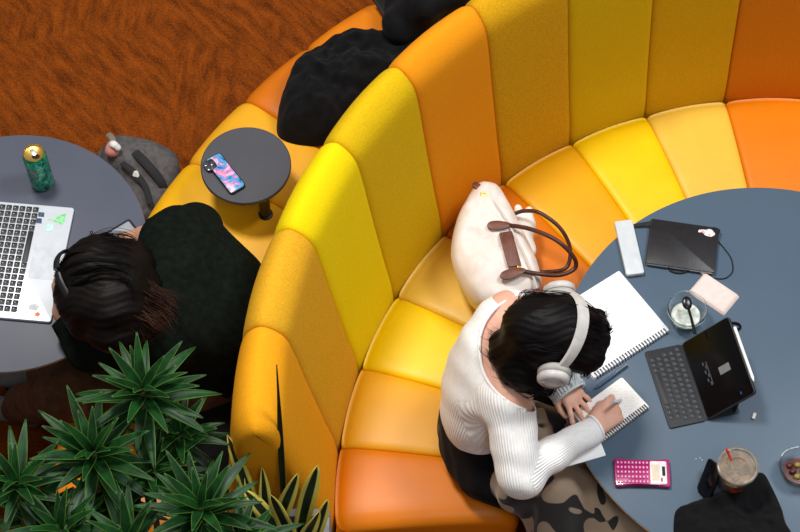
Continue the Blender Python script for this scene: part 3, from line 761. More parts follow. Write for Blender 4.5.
# ------------------------------------------------------------ blanket over the lap, clothes and bags
def print_material():
    m = bpy.data.materials.new('cow_print_fleece'); m.use_nodes = True; nt = m.node_tree; b = nt.nodes['Principled BSDF']; N = nt.nodes.new; L = nt.links.new
    tc = N('ShaderNodeTexCoord'); n = N('ShaderNodeTexNoise'); n.inputs['Scale'].default_value = 7; n.inputs['Detail'].default_value = 0; n.inputs['Distortion'].default_value = 2.2
    L(tc.outputs['Object'], n.inputs['Vector']); r = N('ShaderNodeValToRGB'); r.color_ramp.elements[0].position = .555; r.color_ramp.elements[1].position = .575
    r.color_ramp.elements[0].color = rgb(150, 130, 110); r.color_ramp.elements[1].color = rgb(28, 24, 24)
    L(n.outputs['Fac'], r.inputs['Fac']); L(r.outputs['Color'], b.inputs['Base Color']); b.inputs['Roughness'].default_value = .95; b.inputs['Sheen Weight'].default_value = .3
    return m
bl = [cap(Vector((.33, 2.02, .60)), .09, Vector((.68, 1.90, .545)), .07, .06), cap(Vector((.36, 2.16, .60)), .08, Vector((.70, 2.10, .545)), .07, .06),
      cap(Vector((.40, 1.93, .52)), .075, Vector((.44, 1.84, .22)), .055, .05), cap(Vector((.50, 1.88, .50)), .07, Vector((.55, 1.78, .20)), .055, .05), cap(Vector((.60, 1.86, .50)), .07, Vector((.65, 1.76, .22)), .05, .05),
      cap(Vector((.70, 1.88, .50)), .07, Vector((.76, 1.78, .22)), .05, .05), cap(Vector((.44, 1.84, .22)), .06, Vector((.48, 1.80, .06)), .065, .04), cap(Vector((.55, 1.78, .20)), .06, Vector((.58, 1.74, .06)), .065, .04),
      cap(Vector((.65, 1.76, .22)), .06, Vector((.72, 1.74, .06)), .065, .04), cap(Vector((.76, 1.78, .22)), .055, Vector((.80, 1.76, .06)), .06, .04)]
o = recenter(solid('blanket', bl, print_material(), res=.008, post=folds(.011, 30, 4.0), smooth_n=3)); tag(o, 'beige and black animal-print blanket over the lap, hanging under the blue table', 'blanket')

def px_outline(pts, z, org): return [((P(x, y, z) - org).x, (P(x, y, z) - org).y) for x, y in pts]
def px_heap(name, pts, z, h, m, label, cat, **k):
    org = P(sum(p[0] for p in pts) / len(pts), sum(p[1] for p in pts) / len(pts), z)
    o = heap(name, px_outline(pts, z, org), 0, h, m, M=Matrix.Translation(org) , **k)
    return recenter(o) if not k.get('parent') else o

# black coat on the outer seat
o = px_heap('coat', [(277, 133), (279, 112), (289, 86), (298, 66), (316, 55), (345, 44), (380, 40), (412, 40), (432, 56), (420, 80), (392, 105), (352, 130), (328, 144), (306, 146), (286, 142)], .464, .11, blk, '', '', crease=.30, cscale=9, seed=5, rings=40, per=10, edge=.5)
tag(o, 'black coat heaped on the orange outer seat above the side table', 'coat')
# black handbag behind it
t = thing('handbag', P(425, 15, .47), 'black handbag with a wide strap behind the top of the sofa back', 'bag')
bagb = [cap(P(405, 22, .56), .07, P(448, -10, .62), .09, .05), cap(P(410, 0, .54), .08, P(440, -25, .56), .09, .05), cap(P(425, 5, .66), .05, P(450, -8, .68), .05, .05)]
solid('bag_body', bagb, blk, t, res=.007, post=folds(.005, 30, .3), smooth_n=2)
bm = bmesh.new(); 
bm = bmesh.new(); M_ = frame(P(392, 12, .50), P(404, 30, .50) - P(380, -6, .50), (0, 0, 1)); add_slab(bm, M_, rounded_rect(.17, .062, .012), -.006, .006, .002); st = bm_to('strap', bm, mat('black_leather', (16, 16, 18), .45), t)
gold = mat('polished_gold', (206, 164, 84), .25, metal=1)
bm = bmesh.new(); add_tube(bm, [P(405, 30, .53), P(409, 28, .545), P(413, 27, .545)], .004, 8); bm_to('zip_pull', bm, gold, t)

# grey backpack on the floor
gb = mat('grey_canvas', (92, 88, 88), .9, c2=(74, 71, 72), vscale=60, bump=.3, bscale=260); gbd = mat('dark_grey_webbing', (38, 37, 40), .9); wht = mat('white_plastic', (228, 226, 222), .4)
t = thing('backpack', P(150, 185, 0), 'grey canvas backpack slumped on the carpet between grey table and sofa', 'backpack')
bk = [cap(P(124, 155, .25), .062, P(160, 168, .24), .062, .05), cap(P(128, 168, .24), .07, P(152, 205, .22), .075, .05), cap(P(150, 170, .22), .068, P(160, 195, .21), .060, .05), cap(P(140, 185, .1), .10, P(150, 195, .10), .09, .06), cap(P(120, 165, .10), .08, P(150, 180, .10), .09, .06)]
solid('bag_body', bk, gb, t, res=.007, post=folds(.006, 36, 3.1), smooth_n=2)
bm = bmesh.new(); add_tube(bm, catmull([P(135, 152, .325), P(148, 165, .335), P(160, 180, .31), P(166, 196, .26)], 6), .014, 8, flat=.35); bm_to('shoulder_strap', bm, gbd, t)
bm = bmesh.new(); add_tube(bm, catmull([P(122, 163, .32), P(134, 172, .335), P(145, 186, .32), P(150, 204, .30)], 6), .010, 8, flat=.35); bm_to('shoulder_strap', bm, gbd, t)
bm = bmesh.new(); add_tube(bm, catmull([P(134, 176, .335), P(136, 172, .345), P(138, 178, .33)], 5), .006, 6, flat=.5); bm_to('buckle', bm, wht, t)
t2 = thing('plush_charm', P(112, 150, .20), 'small pink and white plush charm hanging at the top of the grey backpack', 'charm')
pk = mat('pink_plush', (226, 150, 140), .9); gy = mat('grey_ribbon', (120, 112, 104), .8)
solid('charm_body', [ell(P(112, 151, .33), (.022, .02, .022)), ell(P(113, 145, .35), (.015, .014, .014))], pk, t2, res=.004)
solid('charm_face', [ell(P(113, 144, .365), (.012, .012, .008)), ell(P(118, 148, .352), (.010, .010, .008))], wht, t2, res=.003)
bm = bmesh.new(); add_tube(bm, catmull([P(116, 150, .335), P(112, 138, .345), P(108, 134, .34)], 5), .009, 6, flat=.3); bm_to('ribbon', bm, gy, t2)

# black bag on outer seat near the plants, brown fleece under it
solidbag = recenter(solid('shoulder_bag', [cap(P(222, 395, .53), .06, P(220, 440, .53), .07, .05), cap(P(205, 400, .50), .05, P(208, 445, .50), .06, .05), cap(P(222, 450, .51), .05, P(215, 475, .50), .05, .05)], blk, res=.007, post=folds(.005, 30, .9), smooth_n=2))
tag(solidbag, 'black soft bag on the outer seat between the seated person and the plants', 'bag')
fur = mat('brown_fleece', (104, 70, 48), .95, c2=(58, 36, 24), vscale=50, bump=.8, bscale=120)
bm = bmesh.new(); rnd = random.Random(4)
base = [P(186, 372, .60), P(205, 380, .63), P(222, 378, .64), P(238, 370, .62)]
bp_ = catmull(base, 8)
add_tube(bm, bp_, [.02 + .012 * math.sin(PI * i / (len(bp_) - 1)) for i in range(len(bp_))], 12, flat=.7)
strands(bm, [base], 60, .011, r=(.0015, .003), seed=9, wob=.008)
o = recenter(bm_to('scarf', bm, fur)); tag(o, 'brown shaggy scarf behind the person in dark green, beside the amber panel', 'scarf')

# white tote bag with brown leather handles
nyl = mat('white_nylon', (232, 222, 216), .55, c2=(226, 212, 206), vscale=12, bump=.2, bscale=60, sheen=.1)
brl = mat('brown_leather', (112, 62, 44), .45, c2=(92, 48, 34), vscale=40, bump=.2, bscale=200)
brd = mat('dark_brown_leather', (84, 44, 34), .4, c2=(66, 34, 28), vscale=40)
t = thing('tote_bag', P(495, 250, .47), 'white tote bag with brown leather handles leaning on the sofa back', 'bag')
TZB = .60
ol = [(474, 190), (484, 184), (497, 187), (508, 203), (520, 226), (533, 254), (541, 276), (540, 292), (525, 303), (500, 310), (480, 306), (464, 290), (452, 262), (452, 240), (458, 216), (466, 201)]
org = P(495, 250, TZB)
# the bag lies tilted: its left side rests up on the backrest
cs_ = [((P(x, y, TZB) - org).x, (P(x, y, TZB) - org).y) for x, y in ol]
bag_pr = []
heap('bag_body', cs_, 0, .062, nyl, t, crease=.16, cscale=11, seed=3, rings=18, per=7, edge=.45, M=Matrix.Translation(org), back=.10)
def bz(x, y, dz=0): return P(x, y, TZB + .068 + dz)
for a, b, c_ in (((497, 226), (522, 222), [(507, 225), (530, 229), (556, 240), (573, 256), (575, 268), (560, 275), (540, 274), (522, 271)]),):
    bm = bmesh.new(); hgt = [.003, .03, .05, .02, -.01, -.015, .0, .003]
    pts = catmull([bz(x, y, h) for (x, y), h in zip(c_, hgt)], 7); add_tube(bm, pts, .0062, 10); h1 = bm_to('handle', bm, brd, t)
    for (x, y), (x2, y2) in (((507, 225), (487, 226)), ((521, 271), (500, 277))):
        bm = bmesh.new(); p0, p1 = bz(x, y, .010), bz(x2, y2, .010); p0 += (p0 - p1) * .15; M2 = frame((p0 + p1) / 2, p1 - p0, (0.05, -.1, 1)); L_ = (p1 - p0).length
        add_slab(bm, M2, [(v.x, v.y) for v in catmull([Vector((-L_/2, -.006, 0)), Vector((0, -.014, 0)), Vector((L_*.35, -.012, 0)), Vector((L_/2, 0, 0)), Vector((L_*.35, .012, 0)), Vector((0, .014, 0)), Vector((-L_/2, .006, 0))], 4, closed=True)], -.003, .003, .001)
        bm_to('handle_tab', bm, brl, h1)
bm = bmesh.new(); add_tube(bm, catmull([P(514, 214, .60), P(524, 211, .63), P(540, 213, .66), P(560, 228, .64), P(570, 248, .60), P(566, 268, .57), P(545, 272, .585), P(534, 271, .59)], 7), .0058, 10); bm_to('handle', bm, brd, t)
bm = bmesh.new(); p0, p1 = bz(505, 233, .003), bz(515, 266, .004); M2 = frame((p0 + p1) / 2, p1 - p0, (.12, -.05, 1)); add_slab(bm, M2, rounded_rect((p1 - p0).length, .038, .005), -.003, .004, .0015); fp = bm_to('flap', bm, brl, t)
bm = bmesh.new(); add_lathe(bm, frame(bz(519, 267, .001), (1, 0, 0), (0, 0, 1)), [(0, .007), (.005, .006), (.006, 0), (0, 0)], 16); bm_to('snap_button', bm, gold, fp)
for (x, y, a, b) in ((478, 187, -1.0, .3), (538, 292, .5, .8)):
    bm = bmesh.new(); M2 = frame(P(x, y, .655), (1, a, 0), (0, 0, 1)); add_slab(bm, M2, rounded_rect(.036, .020, .008), -.004, .004, .0015); bm_to('zip_tab', bm, brl, t)
bm = bmesh.new(); add_lathe(bm, frame(P(484, 195, .665), (1, 0, 0), (.1, -.3, 1)), [(.006, -.003), (.010, -.003), (.0115, 0), (.010, .003), (.006, .003)], 20, closed=True); bm_to('zip_ring', bm, gold, t)
bm = bmesh.new(); add_tube(bm, catmull([bz(482, 192, -.02), bz(500, 210, .0), bz(516, 238, .005), bz(530, 268, .002), bz(537, 288, -.02)], 6), .0035, 8, flat=.5); bm_to('zip', bm, mat('cream_zip', (206, 196, 188), .6), t)
plw = mat('white_plush', (240, 230, 222), .95, c2=(232, 218, 208), bump=.5, bscale=300, sheen=.4)
o = recenter(solid('plush_toy', [cap(P(522, 240, .55), .030, P(526, 226, .56), .028, .02), cap(P(521, 222, .57), .015, P(518, 208, .58), .011, .012), cap(P(529, 222, .57), .015, P(529, 210, .58), .011, .012), ell(P(526, 250, .54), (.03, .03, .025), k=.02)], plw, res=.0045)); tag(o, 'white plush toy with two ears peeking out behind the white tote bag', 'toy')

# ------------------------------------------------------------ things on the blue table
def quadM(px, z):
    """frame and size of a rectangle seen at four photo corners (in order)"""
    q = [P(x, y, z) for x, y in px]; c = sum(q, Vector()) / 4
    x = (q[1] - q[0]) + (q[2] - q[3]); y = (q[3] - q[0]) + (q[2] - q[1])
    w = ((q[1] - q[0]).length + (q[2] - q[3]).length) / 2; h = ((q[3] - q[0]).length + (q[2] - q[1]).length) / 2
    nn = Vector((0, 0, 1)); M = frame(c, x, nn)
    return M, w, h
paper = mat('white_paper', (236, 236, 238), .8, c2=(230, 231, 234), vscale=50)
def paper_lines(name, c, lc, n, axis='Y', text=True):
    m = mat(name, c, .8, vscale=50, c2=tuple(v * .99 for v in c)); nt = m.node_tree; b = nt.nodes['Principled BSDF']; N = nt.nodes.new; L = nt.links.new
    tc = N('ShaderNodeTexCoord'); sp = N('ShaderNodeSeparateXYZ'); L(tc.outputs['Generated'], sp.inputs[0])
    mu = N('ShaderNodeMath'); mu.operation = 'MULTIPLY'; mu.inputs[1].default_value = n; L(sp.outputs[axis], mu.inputs[0])
    fr = N('ShaderNodeMath'); fr.operation = 'FRACT'; L(mu.outputs[0], fr.inputs[0])
    lt = N('ShaderNodeMath'); lt.operation = 'LESS_THAN'; lt.inputs[1].default_value = .45; L(fr.outputs[0], lt.inputs[0])
    nz = N('ShaderNodeTexNoise'); nz.inputs['Scale'].default_value = 120; L(tc.outputs['Object'], nz.inputs['Vector'])
    g = N('ShaderNodeMath'); g.operation = 'GREATER_THAN'; g.inputs[1].default_value = .53; L(nz.outputs['Fac'], g.inputs[0])
    m3 = N('ShaderNodeMath'); m3.operation = 'MULTIPLY'; L(lt.outputs[0], m3.inputs[0]); L(g.outputs[0], m3.inputs[1])
    m4 = N('ShaderNodeMath'); m4.operation = 'MULTIPLY'; m4.inputs[1].default_value = .32; L(m3.outputs[0], m4.inputs[0])
    mx = N('ShaderNodeMix'); mx.data_type = 'RGBA'; L(m4.outputs[0], mx.inputs['Factor']); mx.inputs[6].default_value = rgb(*c); mx.inputs[7].default_value = rgb(*lc)
    L(mx.outputs[2], b.inputs['Base Color']); return m
wire_m = mat('dark_spiral_wire', (70, 76, 84), .35, metal=.7)
def notebook(name, corners, label, page_m, spiral='y', th=.009, wires=26):
    """corners: spiral side runs from corner 1 to corner 2"""
    M, w, h = quadM(corners, TZ + th)
    t = thing(name, M.translation - Vector((0, 0, th)), label, 'notebook', 'spiral notebooks on the blue table')
    M = M.copy(); M.translation.z = TZ
    bm = bmesh.new(); add_slab(bm, M, rounded_rect(w, h, .006), .0006, .0022, .0003); bm_to('back_cover', bm, mat('card_cover', (206, 204, 198), .7), t)
    bm = bmesh.new(); add_slab(bm, M, rounded_rect(w - .004, h - .004, .005), .0023, th, .0006); pg = bm_to('pages', bm, page_m, t)
    bm = bmesh.new()
    for i in range(wires):
        y = -h / 2 + h * (i + .5) / wires * .94 + h * .03
        for dy in (-.0011, .0011):
            pts = [M @ Vector((w / 2 - .006 + .0075 * math.cos(a), y + dy, th / 2 + .0062 * math.sin(a))) for a in [2 * PI * k / 12 for k in range(12)]]
            add_tube(bm, pts, .0008, 5, closed=True, up=M.col[1].xyz)
    bm_to('spiral', bm, wire_m, t)
    bm = bmesh.new()
    for i in range(wires):
        y = -h / 2 + h * (i + .5) / wires * .94 + h * .03; add_box(bm, M, .0045, .0045, .0004, (w / 2 - .013, y, th + .0003))
    bm_to('punched_holes', bm, mat('hole_shadow_grey', (70, 76, 84), .8), pg)
    return t
notebook('spiral_notebook', [(617.7, 269.5), (670.5, 328.5), (594, 381), (545, 317)], 'large white spiral notebook with a page of faint writing, beside her head', paper_lines('written_page', (236, 236, 240), (176, 184, 200), 30, 'Y'))
notebook('spiral_notebook', [(622.5, 375), (650, 408), (600, 443), (571, 414)], 'small white spiral notebook under the writing hand', paper_lines('note_page', (240, 236, 232), (206, 198, 196), 22, 'Y'), th=.008, wires=22)
# loose folded sheet sticking out under the forearm
M, w, h = quadM([(553, 440), (598, 425), (603, 457), (560, 467)], TZ + .004); M.translation.z = TZ
bm = bmesh.new(); add_slab(bm, M, rounded_rect(w, h, .003), .0005, .0028, .0004); o = recenter(bm_to('paper_sheet', bm, paper)); tag(o, 'blank white folded sheet under the right forearm at the table edge', 'paper')
# pen lying between the notebooks
bm = bmesh.new(); a, b = P(594, 389, TZ + .006), P(627, 365, TZ + .006); navy = mat('smoky_blue_plastic', (70, 92, 120), .2)
t = thing('pen', (a + b) / 2 - Vector((0, 0, .006)), 'smoky blue pen lying between the two spiral notebooks', 'pen')
add_tube(bm, [a, a.lerp(b, .06), a.lerp(b, .1), b], [.001, .003, .0045, .0045], 10); bm_to('barrel', bm, navy, t)
bm = bmesh.new(); add_tube(bm, [a.lerp(b, .66) + Vector((0, 0, .005)), b + Vector((0, 0, .0055))], .0016, 6); bm_to('clip', bm, hpg, t)

# frosted pencil case
frost = mat('frosted_plastic', (226, 230, 234), .35, c2=(216, 222, 228), alpha=.72)
M, w, h = quadM([(613.5, 221.5), (632, 219.5), (644.5, 272.5), (627.5, 275)], TZ + .016); M.translation.z = TZ
t = thing('pencil_case', M.translation, 'frosted clear pencil case at the left of the black notebook', 'pencil case')
bm = bmesh.new(); add_slab(bm, M, rounded_rect(w, h, .006), .0006, .011, .002); bm_to('tray', bm, frost, t)
bm = bmesh.new(); add_slab(bm, M, rounded_rect(w * 1.01, h * 1.005, .006), .0112, .017, .002); bm_to('lid', bm, frost, t)
bm = bmesh.new(); add_tube(bm, [M @ Vector((-.008, -.05, .008)), M @ Vector((.006, .055, .008))], .0035, 8); o = recenter(bm_to('pencil', bm, mat('white_pencil', (240, 240, 240), .4))); tag(o, 'pale pencil seen through the frosted pencil case', 'pencil')

# black notebook with sticker and elastic
blk_l = mat('black_leatherette', (32, 30, 34), .38, c2=(26, 25, 28), vscale=60, bump=.15, bscale=300)
M, w, h = quadM([(652, 218.5), (719.7, 228), (714.3, 272.7), (645, 262.5)], TZ + .018); M.translation.z = TZ
t = thing('hardcover_notebook', M.translation, 'black hardcover notebook with a white sticker, behind the pink pouch', 'notebook')
bm = bmesh.new(); add_slab(bm, M, rounded_rect(w, h, .006), .014, .018, .001); add_slab(bm, M, rounded_rect(w, h, .006), .0006, .003, .001); bm_to('cover', bm, blk_l, t)
bm = bmesh.new(); add_slab(bm, M, rounded_rect(w - .008, h - .006, .004), .003, .014, 0); bm_to('pages', bm, paper, t)
bm = bmesh.new(); cx, cy = w / 2 - .030, h / 2 - .020
pts = [(cx + .020, cy - .002), (cx + .013, cy + .008), (cx + .004, cy + .012), (cx - .006, cy + .008), (cx - .016, cy + .007), (cx - .025, cy + .004), (cx - .025, cy - .003), (cx - .015, cy - .002), (cx - .007, cy - .009), (cx + .006, cy - .012), (cx + .014, cy - .009)]
add_slab(bm, M, [(v.x, v.y) for v in catmull([Vector((a, b, 0)) for a, b in pts][::-1], 3, closed=True)][::-1], .0181, .0187, 0)
bm_to('sticker', bm, mat('pinkish_sticker', (240, 234, 232), .5, c2=(214, 160, 164), vscale=130, lo=.4, hi=.5), t)
eb = mat('black_elastic', (20, 20, 22), .7)
bm = bmesh.new(); add_tube(bm, [P(632, 226, TZ + .004), P(640, 224.5, TZ + .01), P(652, 222.5, TZ + .017)], .005, 8, flat=.25); bm_to('elastic_band', bm, eb, t)
bm = bmesh.new(); add_tube(bm, catmull([M @ Vector((w/2 - .016, h/2 - .002, .0195)), M @ Vector((w/2 + .001, h/2 - .004, .015)), M @ Vector((w/2 - .001, h/2 - .018, .0195))], 5), .0022, 6); bm_to('corner_loop', bm, eb, t)
bm = bmesh.new(); add_tube(bm, catmull([P(668, 266, TZ + .003), P(671, 271, TZ + .003), P(680, 273, TZ + .003), P(688, 271, TZ + .003), P(690, 268, TZ + .003)], 5), .0028, 6); bm_to('elastic_loop', bm, eb, t)
bm = bmesh.new(); add_tube(bm, catmull([P(x, y, TZ + .0022) for x, y in ((717, 240), (724, 248), (731, 258), (733, 268), (731, 274), (724, 278.5), (714, 278), (709, 275))], 6), .0018, 6); o = recenter(bm_to('cable', bm, eb)); tag(o, 'thin black cord curling out right of the black notebook', 'cord')
# pink pouch
ptc = [(704, 272.5), (739.5, 293.5), (725, 317), (690, 290.5)]
M, w, h = quadM(ptc, TZ + .006); M.translation.z = TZ
t = thing('zip_pouch', M.translation, 'small pale pink zip pouch beside the clear dessert cup', 'pouch')
pnk = mat('pale_pink_canvas', (228, 210, 204), .85, c2=(220, 200, 194), vscale=70, bump=.3, bscale=300)
heap('pouch_body', rounded_rect(w, h, .006, 3), .0, .0095, pnk, t, crease=.06, cscale=20, per=2, edge=.3, M=M @ Matrix.Translation((0, 0, .001)), rings=10)
bm = bmesh.new(); add_box(bm, M, .004, h * .92, .0016, (-w / 2 + .004, 0, .006)); bm_to('zip', bm, mat('pink_zip', (206, 184, 178), .6), t)
bm = bmesh.new(); add_slab(bm, M, [(v[0] - w/2 - .003, v[1] + h / 2 - .006) for v in rounded_rect(.011, .009, .002)], .003, .006, .0005); bm_to('zip_tab', bm, pnk, t)

# clear plastic cups
clear = mat('clear_plastic', (246, 250, 250), .06, trans=1.0, ior=1.25, spec=.5)
def cup_shell(name, org, r0, r1, h, parent, m, rim=.0025, th=.0011):
    T = Matrix.Translation(org); bm = bmesh.new()
    add_lathe(bm, T, [(0, 0), (r0 * .9, 0), (r0, .003), (r1, h - .002), (r1 + rim, h - .002), (r1 + rim, h + .0015), (r1 - th, h + .001), (r0 - th, .004), (0, .003)], 48)
    return bm_to(name, bm, m, parent)
c = P(687.5, 309, TZ + .055); c.z = TZ + .0008
t = thing('dessert_cup', c, 'clear plastic cup with milky leftovers and a black spoon, beside the pink pouch', 'cup')
cup_shell('cup_body', c, .038, .052, .055, t, clear)
milk = mat('milky_leftovers', (226, 230, 222), .3, c2=(178, 188, 178), vscale=45, lo=.42, hi=.58)
bm = bmesh.new(); add_lathe(bm, Matrix.Translation(c), [(0, .0045), (.0355, .0045), (.039, .018), (.036, .0185), (.02, .016), (0, .0155)], 40); bm_to('contents', bm, milk, t)
blp = mat('black_plastic', (18, 18, 20), .25)
t = thing('spoon', P(687, 306, TZ + .03), 'black plastic spoon standing in the clear dessert cup', 'spoon')
bowl_c = P(687, 303, TZ + .060); hend = P(695, 334, TZ + .075)
d_ = (hend - bowl_c).normalized()
bm = bmesh.new(); bmesh.ops.create_uvsphere(bm, u_segments=20, v_segments=10, radius=1, matrix=frame(bowl_c, d_, (0, -.2, 1)) @ Matrix.Diagonal((.019, .0135, .005, 1))); bm_to('bowl', bm, blp, t)
bm = bmesh.new(); add_tube(bm, [bowl_c + d_ * .015, bowl_c.lerp(hend, .5) + Vector((0, 0, .004)), hend], [.004, .0035, .005], 8, flat=.5); bm_to('handle', bm, blp, t)

# tablet with keyboard folio
kbm = mat('charcoal_keyboard', (34, 36, 41), .6); keym = mat('dark_key', (30, 31, 36), .5); keyl = mat('grey_key_print', (120, 126, 132), .6)
M, w, h = quadM([(647.7, 351), (683, 343.6), (703, 421), (666.5, 429)], TZ + .006); M.translation.z = TZ
t = thing('tablet', M.translation, 'black tablet propped open on its keyboard cover beside the dessert cup', 'tablet')
bm = bmesh.new(); add_slab(bm, M, rounded_rect(w, h, .006), .0008, .0055, .001); kb = bm_to('keyboard', bm, kbm, t)
# rows run along the long side (local y); key rows step along x
rows = [(14, .62), (13, 1), (13, 1), (12, 1), (12, 1)]
first = None; kw = (h - .014) / 13.6; kx0 = w / 2 - .012
for r_, (n_, hh) in enumerate(rows):
    for k_ in range(n_):
        if r_ == 4 and 2 < k_ < 9: continue
        x = kx0 - r_ * .0185; y = h / 2 - .013 - (k_ + .5 * (14 - n_)) * kw * .985
        if first is None:
            bm = bmesh.new(); add_slab(bm, M, [(u + x, v + y) for u, v in rounded_rect(.0145, kw * .82, .002, 3)], .0056, .0068, .0004)
            add_box(bm, M, .0014, .0032, .0002, (x, y, .0069), mi=1); first = bm_to('key', bm, [keym, keyl], kb); fx, fy = x, y
        else: copy_child(first, kb, M.to_3x3() @ Vector((x - fx, y - fy, 0)))
bm = bmesh.new(); add_slab(bm, M, [(u + kx0 - 4 * .0185, v) for u, v in rounded_rect(.0145, h * .40, .002, 3)], .0056, .0068, .0004); bm_to('space_bar', bm, keym, kb)
hx = M.col[1].xyz.normalized(); ox = M.col[0].xyz.normalized()
hinge0 = M @ Vector((w / 2 + .004, 0, .008)); th_ = math.radians(44)
su = (ox * math.cos(th_) + Vector((0, 0, 1)) * math.sin(th_)).normalized()
LT = .158
sn = hx.cross(su); sn = sn if sn.z > 0 else -sn
MT = frame(hinge0 + su * LT / 2, su, sn); ht = h * 1.0
glass_b = mat('black_glass', (8, 8, 10), .12, spec=.25); 
bm = bmesh.new(); add_slab(bm, MT, rounded_rect(LT, ht, .010), -.008, 0, .001); sc_ = bm_to('screen_body', bm, mat('space_grey', (38, 39, 42), .4), t)
bm = bmesh.new(); add_slab(bm, MT, rounded_rect(LT - .006, ht - .006, .009), .0002, .0008, 0); gl = bm_to('screen', bm, glass_b, sc_)
bm = bmesh.new(); add_slab(bm, MT, [(u + .018, v - .012) for u, v in rounded_rect(.034, .022, .001)], .0009, .0012, 0); bm_to('screen_reflection', bm, mat('painted_reflection_grey', (120, 124, 122), .4), gl)  # reflection on the glass, painted as a flat grey rectangle
bm = bmesh.new()
for i in range(6):
    add_box(bm, MT, .004, .010, .0002, (-.038 + (i % 2) * .006, .030 - i * .012, .0010)); add_box(bm, MT, .003, .012, .0002, (-.028, .026 - i * .011, .0010))
bm_to('screen_text', bm, mat('dim_screen_text', (72, 76, 80), .4), gl)
bm = bmesh.new(); add_box(bm, MT, .0035, .008, .0002, (.040, -.095, .0010)); bm_to('screen_icon', bm, mat('blue_icon', (40, 80, 150), .4), gl)
foot = hinge0 + ox * .085; foot.z = TZ + .003; midp = hinge0 + su * .09 - sn * .0085
Mk = frame((foot + midp) / 2, midp - foot, ox); bm = bmesh.new(); add_slab(bm, Mk, rounded_rect((midp - foot).length, ht * .96, .006), -.0022, .0022, .0005); bm_to('stand_flap', bm, kbm, t)
Mb = frame((hinge0 + foot) / 2, ox, (0, 0, 1)); Mb.translation.z = TZ + .0005; bm = bmesh.new(); add_slab(bm, Mb, rounded_rect((foot - hinge0).length + .01, h * .98, .004), 0, .0028, .0004); bm_to('folio_base', bm, kbm, t)
pa, pb = MT @ Vector((LT / 2 + .005, ht * .34, -.003)), MT @ Vector((LT / 2 + .005, -ht * .36, -.003))
if pa.y < pb.y: pa, pb = pb, pa
bm = bmesh.new(); add_tube(bm, [pa, pa.lerp(pb, .93), pb], [.0044, .0044, .0012], 12); o = recenter(bm_to('stylus', bm, mat('gloss_white', (240, 240, 240), .2))); tag(o, 'white stylus clipped along the top edge of the black tablet', 'stylus')
# hair tie behind it
bm = bmesh.new(); c = P(734, 326.5, TZ + .004); pts = [c + Vector((math.cos(a) * .017, math.sin(a) * .011, 0)) for a in [2 * PI * k / 28 for k in range(28)]]; add_tube(bm, pts, .0035, 8, closed=True); o = recenter(bm_to('hair_tie', bm, blk)); tag(o, 'small black hair tie lying behind the top corner of the tablet', 'hair tie')

# calculator
mag = mat('magenta_plastic', (172, 16, 104), .3, coat=.3); mkey = mat('pink_key', (210, 84, 152), .4); lcd = mat('beige_lcd', (222, 206, 184), .3); sol = mat('solar_cell', (26, 40, 40), .2)
M, w, h = quadM([(615, 458.5), (670, 459), (670, 487), (614.5, 485.5)], TZ + .014); M.translation.z = TZ
t = thing('calculator', M.translation, 'magenta scientific calculator with a white display end, near the table edge', 'calculator')
pts = [(v.x, v.y) for v in catmull([Vector(p + (0,)) for p in ((w/2, h*.40), (w*.44, h*.5), (w*.2, h*.47), (-w*.2, h*.47), (-w*.44, h*.5), (-w/2, h*.40), (-w/2, -h*.40), (-w*.44, -h*.5), (-w*.2, -h*.47), (w*.2, -h*.47), (w*.44, -h*.5), (w/2, -h*.40))], 4, closed=True)]
bm = bmesh.new(); add_slab(bm, M, pts, .001, .015, .003); bm_to('case', bm, mag, t)
bm = bmesh.new(); add_slab(bm, M, [(u + w * .29, v) for u, v in rounded_rect(w * .30, h * .82, .004)], .0151, .0158, .0002); dsp = bm_to('display_panel', bm, wht, t)
bm = bmesh.new(); add_slab(bm, M, [(u + w * .24, v) for u, v in rounded_rect(w * .14, h * .58, .001)], .0159, .0163, 0); bm_to('lcd', bm, lcd, dsp)
bm = bmesh.new(); add_slab(bm, M, [(u + w * .385, v + h * .05) for u, v in rounded_rect(w * .055, h * .34, .001)], .0159, .0164, 0); bm_to('solar_cell', bm, sol, dsp)
bm = bmesh.new(); add_slab(bm, M, [(u + w * .345, v - h * .26) for u, v in rounded_rect(w * .03, h * .14, .0005)], .0159, .0163, 0); bm_to('printed_badge', bm, mag, dsp)
first = None
for i in range(9):
    for j in range(5):
        x = -w * .44 + i * w * .066; y = -h * .34 + j * h * .17
        if first is None:
            bm = bmesh.new(); add_slab(bm, M, [(u + x, v + y) for u, v in rounded_rect(w * .045, h * .105, .0015, 3)], .0151, .0175, .0005)
            add_box(bm, M, .0022, .003, .0002, (x, y, .0176), mi=1); first = bm_to('key', bm, [mkey, wht], t); fx, fy = x, y
        else: copy_child(first, t, M.to_3x3() @ Vector((x - fx, y - fy, 0)))
# eraser and scrap
bm = bmesh.new(); add_box(bm, frame(P(754, 416, TZ + .004), (.4, 1, 0), (0, 0, 1)), .018, .009, .007, (0, 0, .0), .0015); o = recenter(bm_to('eraser', bm, wht)); o.location.z = TZ + .0005; tag(o, 'tiny white eraser alone on the blue table right of the tablet', 'eraser')
bm = bmesh.new(); 
for a, b in ((696, 459), (700, 458), (702, 460)): add_box(bm, frame(P(a, b, TZ + .001), (1, random.random(), 0), (0, 0, 1)), .005, .003, .0012, bev=.0004)
o = recenter(bm_to('paper_scrap', bm, mat('pale_grey_scrap', (160, 168, 176), .8))); tag(o, 'faint grey eraser crumbs between the calculator and the iced drink', 'crumbs', kind='stuff')

